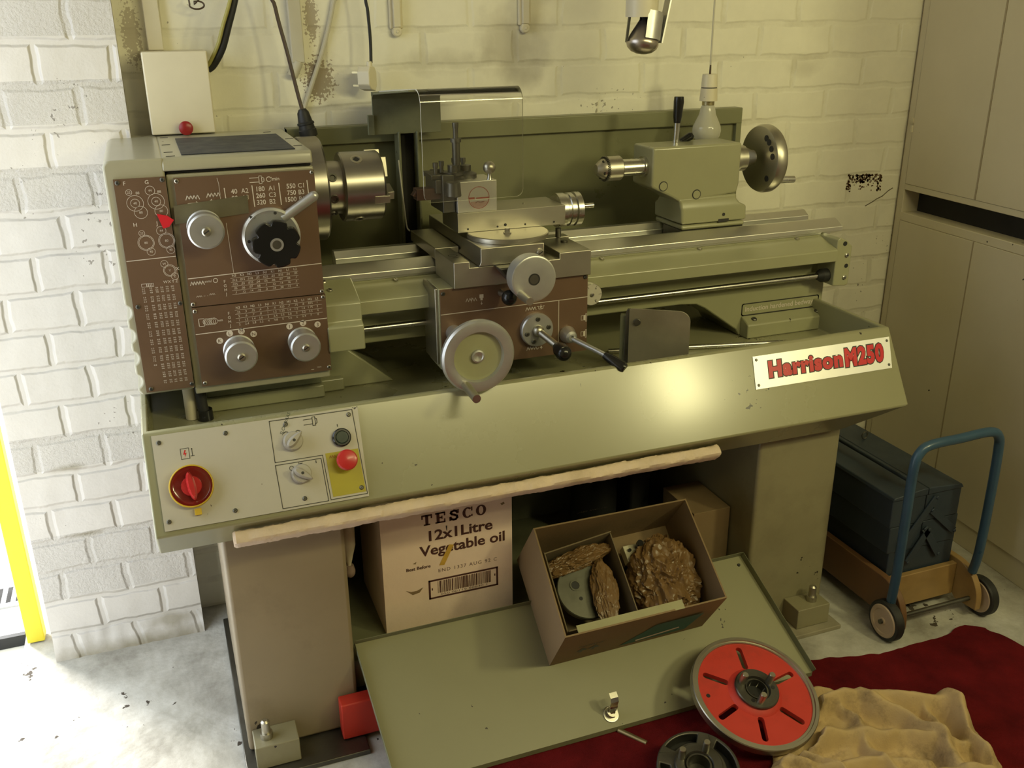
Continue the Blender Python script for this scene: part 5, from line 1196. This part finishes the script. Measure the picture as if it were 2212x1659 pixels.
for k, (x, zb) in enumerate(((.580, 1.428), (.900, 1.432))):
    t_ = thing('shelf_bracket', 'cream metal shelf bracket on the wall, %s' % ('the one above the clear guard\'s left end near the white plug' if k == 0 else 'the one to the right, above the clear hood\'s right corner'), 'bracket', (x, .459, zb), 'shelf brackets on the back wall') if False else thing('shelf_bracket', ('cream shelf bracket on the wall nearest the white plug' if k == 0 else 'cream shelf bracket on the wall midway between the plug and the spot lamp'), 'bracket', (x, .459, zb), 'cream shelf brackets')
    b = B(); b.box(x - .016, x + .016, .450, .4595, zb + .016, 2.0); b.build('upright', cream, t_, bevel=.003)
    b = B(); b.loft([[(x - .008, .452, zb + .02), (x + .008, .452, zb + .02), (x + .008, .440, zb + .02), (x - .008, .440, zb + .02)], [(x - .011, .452, 2.0), (x + .011, .452, 2.0), (x + .011, .436, 2.0), (x - .011, .436, 2.0)]]); b.rev([(0, .0115), (.012, .0115), (.014, .009)], (x, .4575, zb + .010), (0, -1, 0), 24); b.rev([(.014, .005), (.016, .004)], (x, .4575, zb + .010), (0, -1, 0), 6); b.build('arm', creamp, t_, bevel=.002)
# spot lamp
sl = thing('spot_lamp', 'silver spot lamp hanging from above in front of the wall', 'lamp', (1.07, .15, 1.45))
ld = V((-.16, -.10, -1)).normalized(); lc = V((1.064, .15, 1.414))
b = B(); b.rev([(-.004, .0335), (0, .0355), (.006, .036), (.014, .033), (.022, .024), (.026, .012), (.027, .001)], lc, ld, 40); b.rev([(-.004, .0335), (-.02, .026), (-.045, .013), (-.07, .012)], lc, ld, 32); b.build('reflector_bulb', reflm, sl)
b = B(); u, w, a = orth(ld)
n_ = 26; arc = [math.radians(-40 + 150 * i / n_) for i in range(n_ + 1)]
k1 = V((1, 0, 0)) - ld * ld.x; k1.normalize(); k2 = ld.cross(k1)
if k2.y > 0: k2 = -k2
def arcp(r, h, t): return lc + ld * h + (k1 * math.cos(t) + k2 * math.sin(t)) * r
rings = [[arcp(.0385, h, t) for t in arc] + [arcp(.0372, h, t) for t in reversed(arc)] for h in (-.062, -.004)]
b.loft(rings); b.build('shade', alu, sl)
b = B(); arc2 = [math.radians(175 + 60 * i / 10) for i in range(11)]
b.loft([[arcp(.039, h, t) for t in arc2] + [arcp(.0378, h, t) for t in reversed(arc2)] for h in (-.055, .004)]); b.build('shade_fin', blackp, sl)
b = B(); b.rev([(0, .030), (0, .036), (.15, .036)], V((1.062, .155, 1.465)), (0, 0, 1), 36, caps=False); b.build('lamp_holder', creamp, sl)
b = B(); b.rev([(.004, .0345), (.03, .030), (.03, .001)], V((1.062, .155, 1.465)), (0, 0, 1), 36, caps=False); b.build('holder_inside', blackr, sl)
b = B(); p0 = arcp(.040, -.002, .1); p1 = V((1.128, .150, 1.52)); b.obox((p0 + p1) / 2, p1 - p0, (0, 1, 0), (p1 - p0).cross(V((0, 1, 0))), (p1 - p0).length / 2, .013, .0018); b.box(1.05, 1.13, .14, .165, 1.56, 2.30); b.build('stem', alu, sl)
# pendant bulb
pb_ = thing('pendant_bulb', 'pearl light bulb in a white holder hanging on a thin cord behind the tailstock', 'light bulb', (1.334, .297, 1.33))
bxp, byp = 1.334, .297
b = B(); b.cyl((bxp, byp, 1.352), (bxp + .002, byp, 2.32), .0024, .0024, 8); b.m(1).cyl((bxp, byp, 1.330), (bxp, byp, 1.356), .0028, .002, 8); b.build('cord', [wire_w, cable_br], pb_)
b = B(); b.rev([(0, .0175), (-.002, .0185), (-.031, .0205), (-.031, .019)], (bxp, byp, 1.3305), (0, 0, 1), 32); b.m(1).rev([(-.031, .0195), (-.0335, .0195)], (bxp, byp, 1.3305), (0, 0, 1), 32); b.m(2).rev([(-.0335, .0205), (-.064, .0225), (-.0645, .019)], (bxp, byp, 1.3305), (0, 0, 1), 32); b.m(3).rev([(-.0645, .0155), (-.074, .0155)], (bxp, byp, 1.3305), (0, 0, 1), 28); b.build('holder', [creamp, printd, cream, brass], pb_)
b = B(); b.rev([(0, .0150), (-.008, .0185), (-.022, .021), (-.036, .028), (-.050, .0345), (-.062, .0365), (-.074, .0345), (-.086, .027), (-.094, .015), (-.0965, .001)], (bxp, byp, 1.2560), (0, 0, 1), 40); b.build('bulb', bulbm, pb_)

# ------------------------------------------------------------------ the room
def simple(name, mt, fn_, **k):
    bb = B(); fn_(bb); return struct(bb.build(name, mt, **k))
simple('floor', floor_m, lambda q: q.box(-.46, 2.6, -3.4, .72, -.10, 0))
wall_back = simple('wall_back', wall_m, lambda q: q.box(-.10, 2.6, .46, .72, 0, 2.35))
b = B()
# brick pier with a slightly ragged foot
pass
b = B(); nx, nz = 36, 120
gv = [[b.bm.verts.new((-.380 + .350 * i / nx, .36 + (.004 * noise.noise(V((i * .5, k * .5, 2))) if k < 4 else .0012 * noise.noise(V((i * .3, k * .3, 2)))) - (.010 * max(0, 1 - k / 3.) if k < 3 else 0), 2.35 * (k / nz) ** 1.0)) for i in range(nx + 1)] for k in range(nz + 1)]
for k in range(nz):
    for i in range(nx): b.face([gv[k][i], gv[k][i + 1], gv[k + 1][i + 1], gv[k + 1][i]])
bl_, br_, tl_, tr_ = [b.bm.verts.new(p) for p in ((-.380, .70, 0), (-.030, .70, 0), (-.380, .70, 2.35), (-.030, .70, 2.35))]
b.face([gv[k][0] for k in range(nz + 1)] + [tl_, bl_]); b.face([gv[k][nx] for k in range(nz + 1)] + [tr_, br_]); b.face([bl_, br_, tr_, tl_]); b.face(gv[nz] + [tr_, tl_]); b.face(gv[0] + [br_, bl_])
struct(b.build('wall_left', pil_m))
simple('ceiling', mat('ceiling_boards', (.36, .33, .25), .8), lambda q: q.box(-.46, 2.6, -3.4, .72, 2.36, 2.44))
simple('wall_front', mat('front_wall_paint', (.26, .22, .15), .8), lambda q: q.box(-.46, 2.6, -3.5, -3.4, 0, 2.35))
struct_left = B(); struct_left.box(-.56, -.46, -3.5, -.50, 0, 2.35); struct_left.box(-.56, -.46, -.50, .72, 2.02, 2.35); struct(struct_left.build('wall_door_side', mat('door_wall_paint', (.6, .57, .48), .8)))
simple('wall_right', mat('right_wall_paint', (.45, .41, .31), .8), lambda q: q.box(2.6, 2.7, -3.5, .72, 0, 2.35))
b = B(); b.box(-.452, -.412, .452, .492, .003, 2.2); struct(b.build('trim_1', yellowpost, bevel=.002))
b = B(); b.box(-9, -.462, -9, 9, -.14, -.03); struct(b.build('ground', ground_m))
b = B(); b.box(-2.4, -.463, .500, .515, -.029, .002); struct(b.build('trim_2', blackr))
b = B()
b.box(-.60, -.44 - .024, .70, .86, -.0295, -.024)
gt_ = b
o = b.build('drain_grate', mat('grate_grey', (.5, .5, .5), .6, .3), thing=(-.53, .78, -.03)); tag(o, 'pale slotted drain grate in the ground outside the door', 'drain grate')
b = B()
for i in range(5): b.box(-.585 + .025 * i, -.573 + .025 * i, .72, .80, -.024, -.0235)
sl_ = b.build('slot', darkgap, o)
# flaked paint on the wall near the cupboard
b = B(); random.seed(11)
for i in range(420):
    u = random.random(); v = random.random()
    if v < .55 and .12 < u < .86 and random.random() < .93: continue
    x, z = 1.927 + .128 * u, .972 + .050 * v - .006 * u; r = random.uniform(.001, .0042)
    pts = [(x + r * random.uniform(.6, 1.3) * math.cos(t), .4594, z + r * random.uniform(.6, 1.2) * math.sin(t)) for t in [2 * PI * k / 7 for k in range(7)]]
    b.poly(pts)
b.build('bare_patch', rust, wall_back)
b = B(); f = Fr(b, (0, .4596, 0), (1, 0, 0), (0, 0, 1), .0004, 0)
f.line([(2.006, .925), (2.03, .935), (2.045, .943), (2.065, .950), (2.085, .965), (2.10, .972)], .003); b.build('crack', mat('crack_dirt', (.16, .13, .08), .9), wall_back)

# built-in cupboard along the right wall, slightly out of square with the back wall
cu = thing('cupboard', 'tall cream built-in cupboard filling the right wall beside the corner', 'cupboard', (2.117, .459, 0))
ca = math.radians(4.2); cy = V((-math.sin(ca), -math.cos(ca), 0)); cxn = V((-cy.y * -1, 0, 0)); cn = V((-math.cos(ca), math.sin(ca), 0))  # along the front / outward normal
c0 = V((2.117, .4585, 0))
def cp_(d, e, z): return c0 + cy * d + cn * e + V((0, 0, z))
def cbox(bb, d0, d1, e0, e1, z0, z1): bb.hexa([cp_(d0, e0, z0), cp_(d1, e0, z0), cp_(d1, e1, z0), cp_(d0, e1, z0), cp_(d0, e0, z1), cp_(d1, e0, z1), cp_(d1, e1, z1), cp_(d0, e1, z1)])
b = B(); cbox(b, 0, 1.31, -.40, -.38, 0, 2.3); cbox(b, .008, .034, -.38, 0, .0, 2.3); cbox(b, .034, 1.31, -.38, 0, .972, .990); cbox(b, .034, 1.31, -.38, 0, .880, .905); cbox(b, 0.034, 1.31, -.38, -.004, .0, .075)
b.m(1); cbox(b, 0, .008, -.2, -.004, 0, 2.3)
b.build('carcass', [cab, cab_edge], cu, bevel=.0015)
b = B(); cbox(b, .035, 1.31, -.06, -.055, .905, .972); b.build('recess', darkgap, cu)
for lo, hi, z0, z1 in ((.036, .322, .9905, 2.29), (.328, .80, .9905, 2.29), (.806, 1.30, .9905, 2.29), (.036, .345, .078, .8795), (.349, .80, .078, .8795), (.806, 1.3, .078, .8795)):
    b = B(); cbox(b, lo, hi, -.018, .002, z0, z1); b.m(1); cbox(b, hi, hi + .005, -.018, .0025, z0, z1)
    b.build('door', [cab, cab_edge], cu, bevel=.001)
b = B(); cbox(b, .030, .037, .002, .006, 1.14, 1.18); cbox(b, .030, .037, .002, .006, 1.16, 1.168); b.build('hinge', cream, cu)

# ------------------------------------------------------------------ camera, light, view
cam = bpy.data.cameras.new('camera'); co = bpy.data.objects.new('camera', cam); COL.objects.link(co); S.camera = co
a, bt, g = [math.radians(v) for v in (20.45, 21.21, .541)]
fwd = V((math.sin(a) * math.cos(bt), math.cos(a) * math.cos(bt), -math.sin(bt))); r0 = V((math.cos(a), -math.sin(a), 0)); d0 = fwd.cross(r0)
rr = r0 * math.cos(g) + d0 * math.sin(g); dd = -r0 * math.sin(g) + d0 * math.cos(g)
M = Matrix((rr, -dd, -fwd)).transposed().to_4x4(); M.translation = V((0, -1.85, 1.47)); co.matrix_world = M
cam.sensor_width = 36; cam.lens = 2050 / 2212 * 36; cam.clip_start = .02

def area(name, loc, tgt, sx, sy, col, e):
    l = bpy.data.lights.new(name, 'AREA'); l.shape = 'RECTANGLE'; l.size = sx; l.size_y = sy; l.color = col; l.energy = e
    o = bpy.data.objects.new(name, l); COL.objects.link(o); o.location = loc
    o.rotation_euler = (V(tgt) - V(loc)).to_track_quat('-Z', 'Y').to_euler(); return o
area('warm_lamp', (2.19, -2.0, 1.93), (.95, .1, .85), .20, .30, (1, .92, .46), 13.5)  # unseen warm lamp, placed where the tray-front highlight points
area('ceiling_lamp', (1.25, -2.05, 2.26), (1.2, .3, 1.0), 1.25, .16, (1, .91, .46), 17)
sl_ = bpy.data.lights.new('bounce_sun', 'SUN'); sl_.energy = 10; sl_.angle = math.radians(14); sl_.color = (1, .97, .92)  # sun added so its out-of-view carpet patch bounces red light
so_ = bpy.data.objects.new('bounce_sun', sl_); COL.objects.link(so_); so_.rotation_euler = V((.5, -.8, -.45)).to_track_quat('-Z', 'Y').to_euler()
w = bpy.data.worlds.new('sky'); S.world = w; w.use_nodes = True
bg = w.node_tree.nodes['Background']; bg.inputs[0].default_value = (.86, .94, 1, 1); bg.inputs[1].default_value = 2.7
S.view_settings.view_transform = 'Standard'; S.view_settings.look = 'None'; S.view_settings.gamma = 1; S.view_settings.exposure = 0; S.view_settings.use_curve_mapping = False
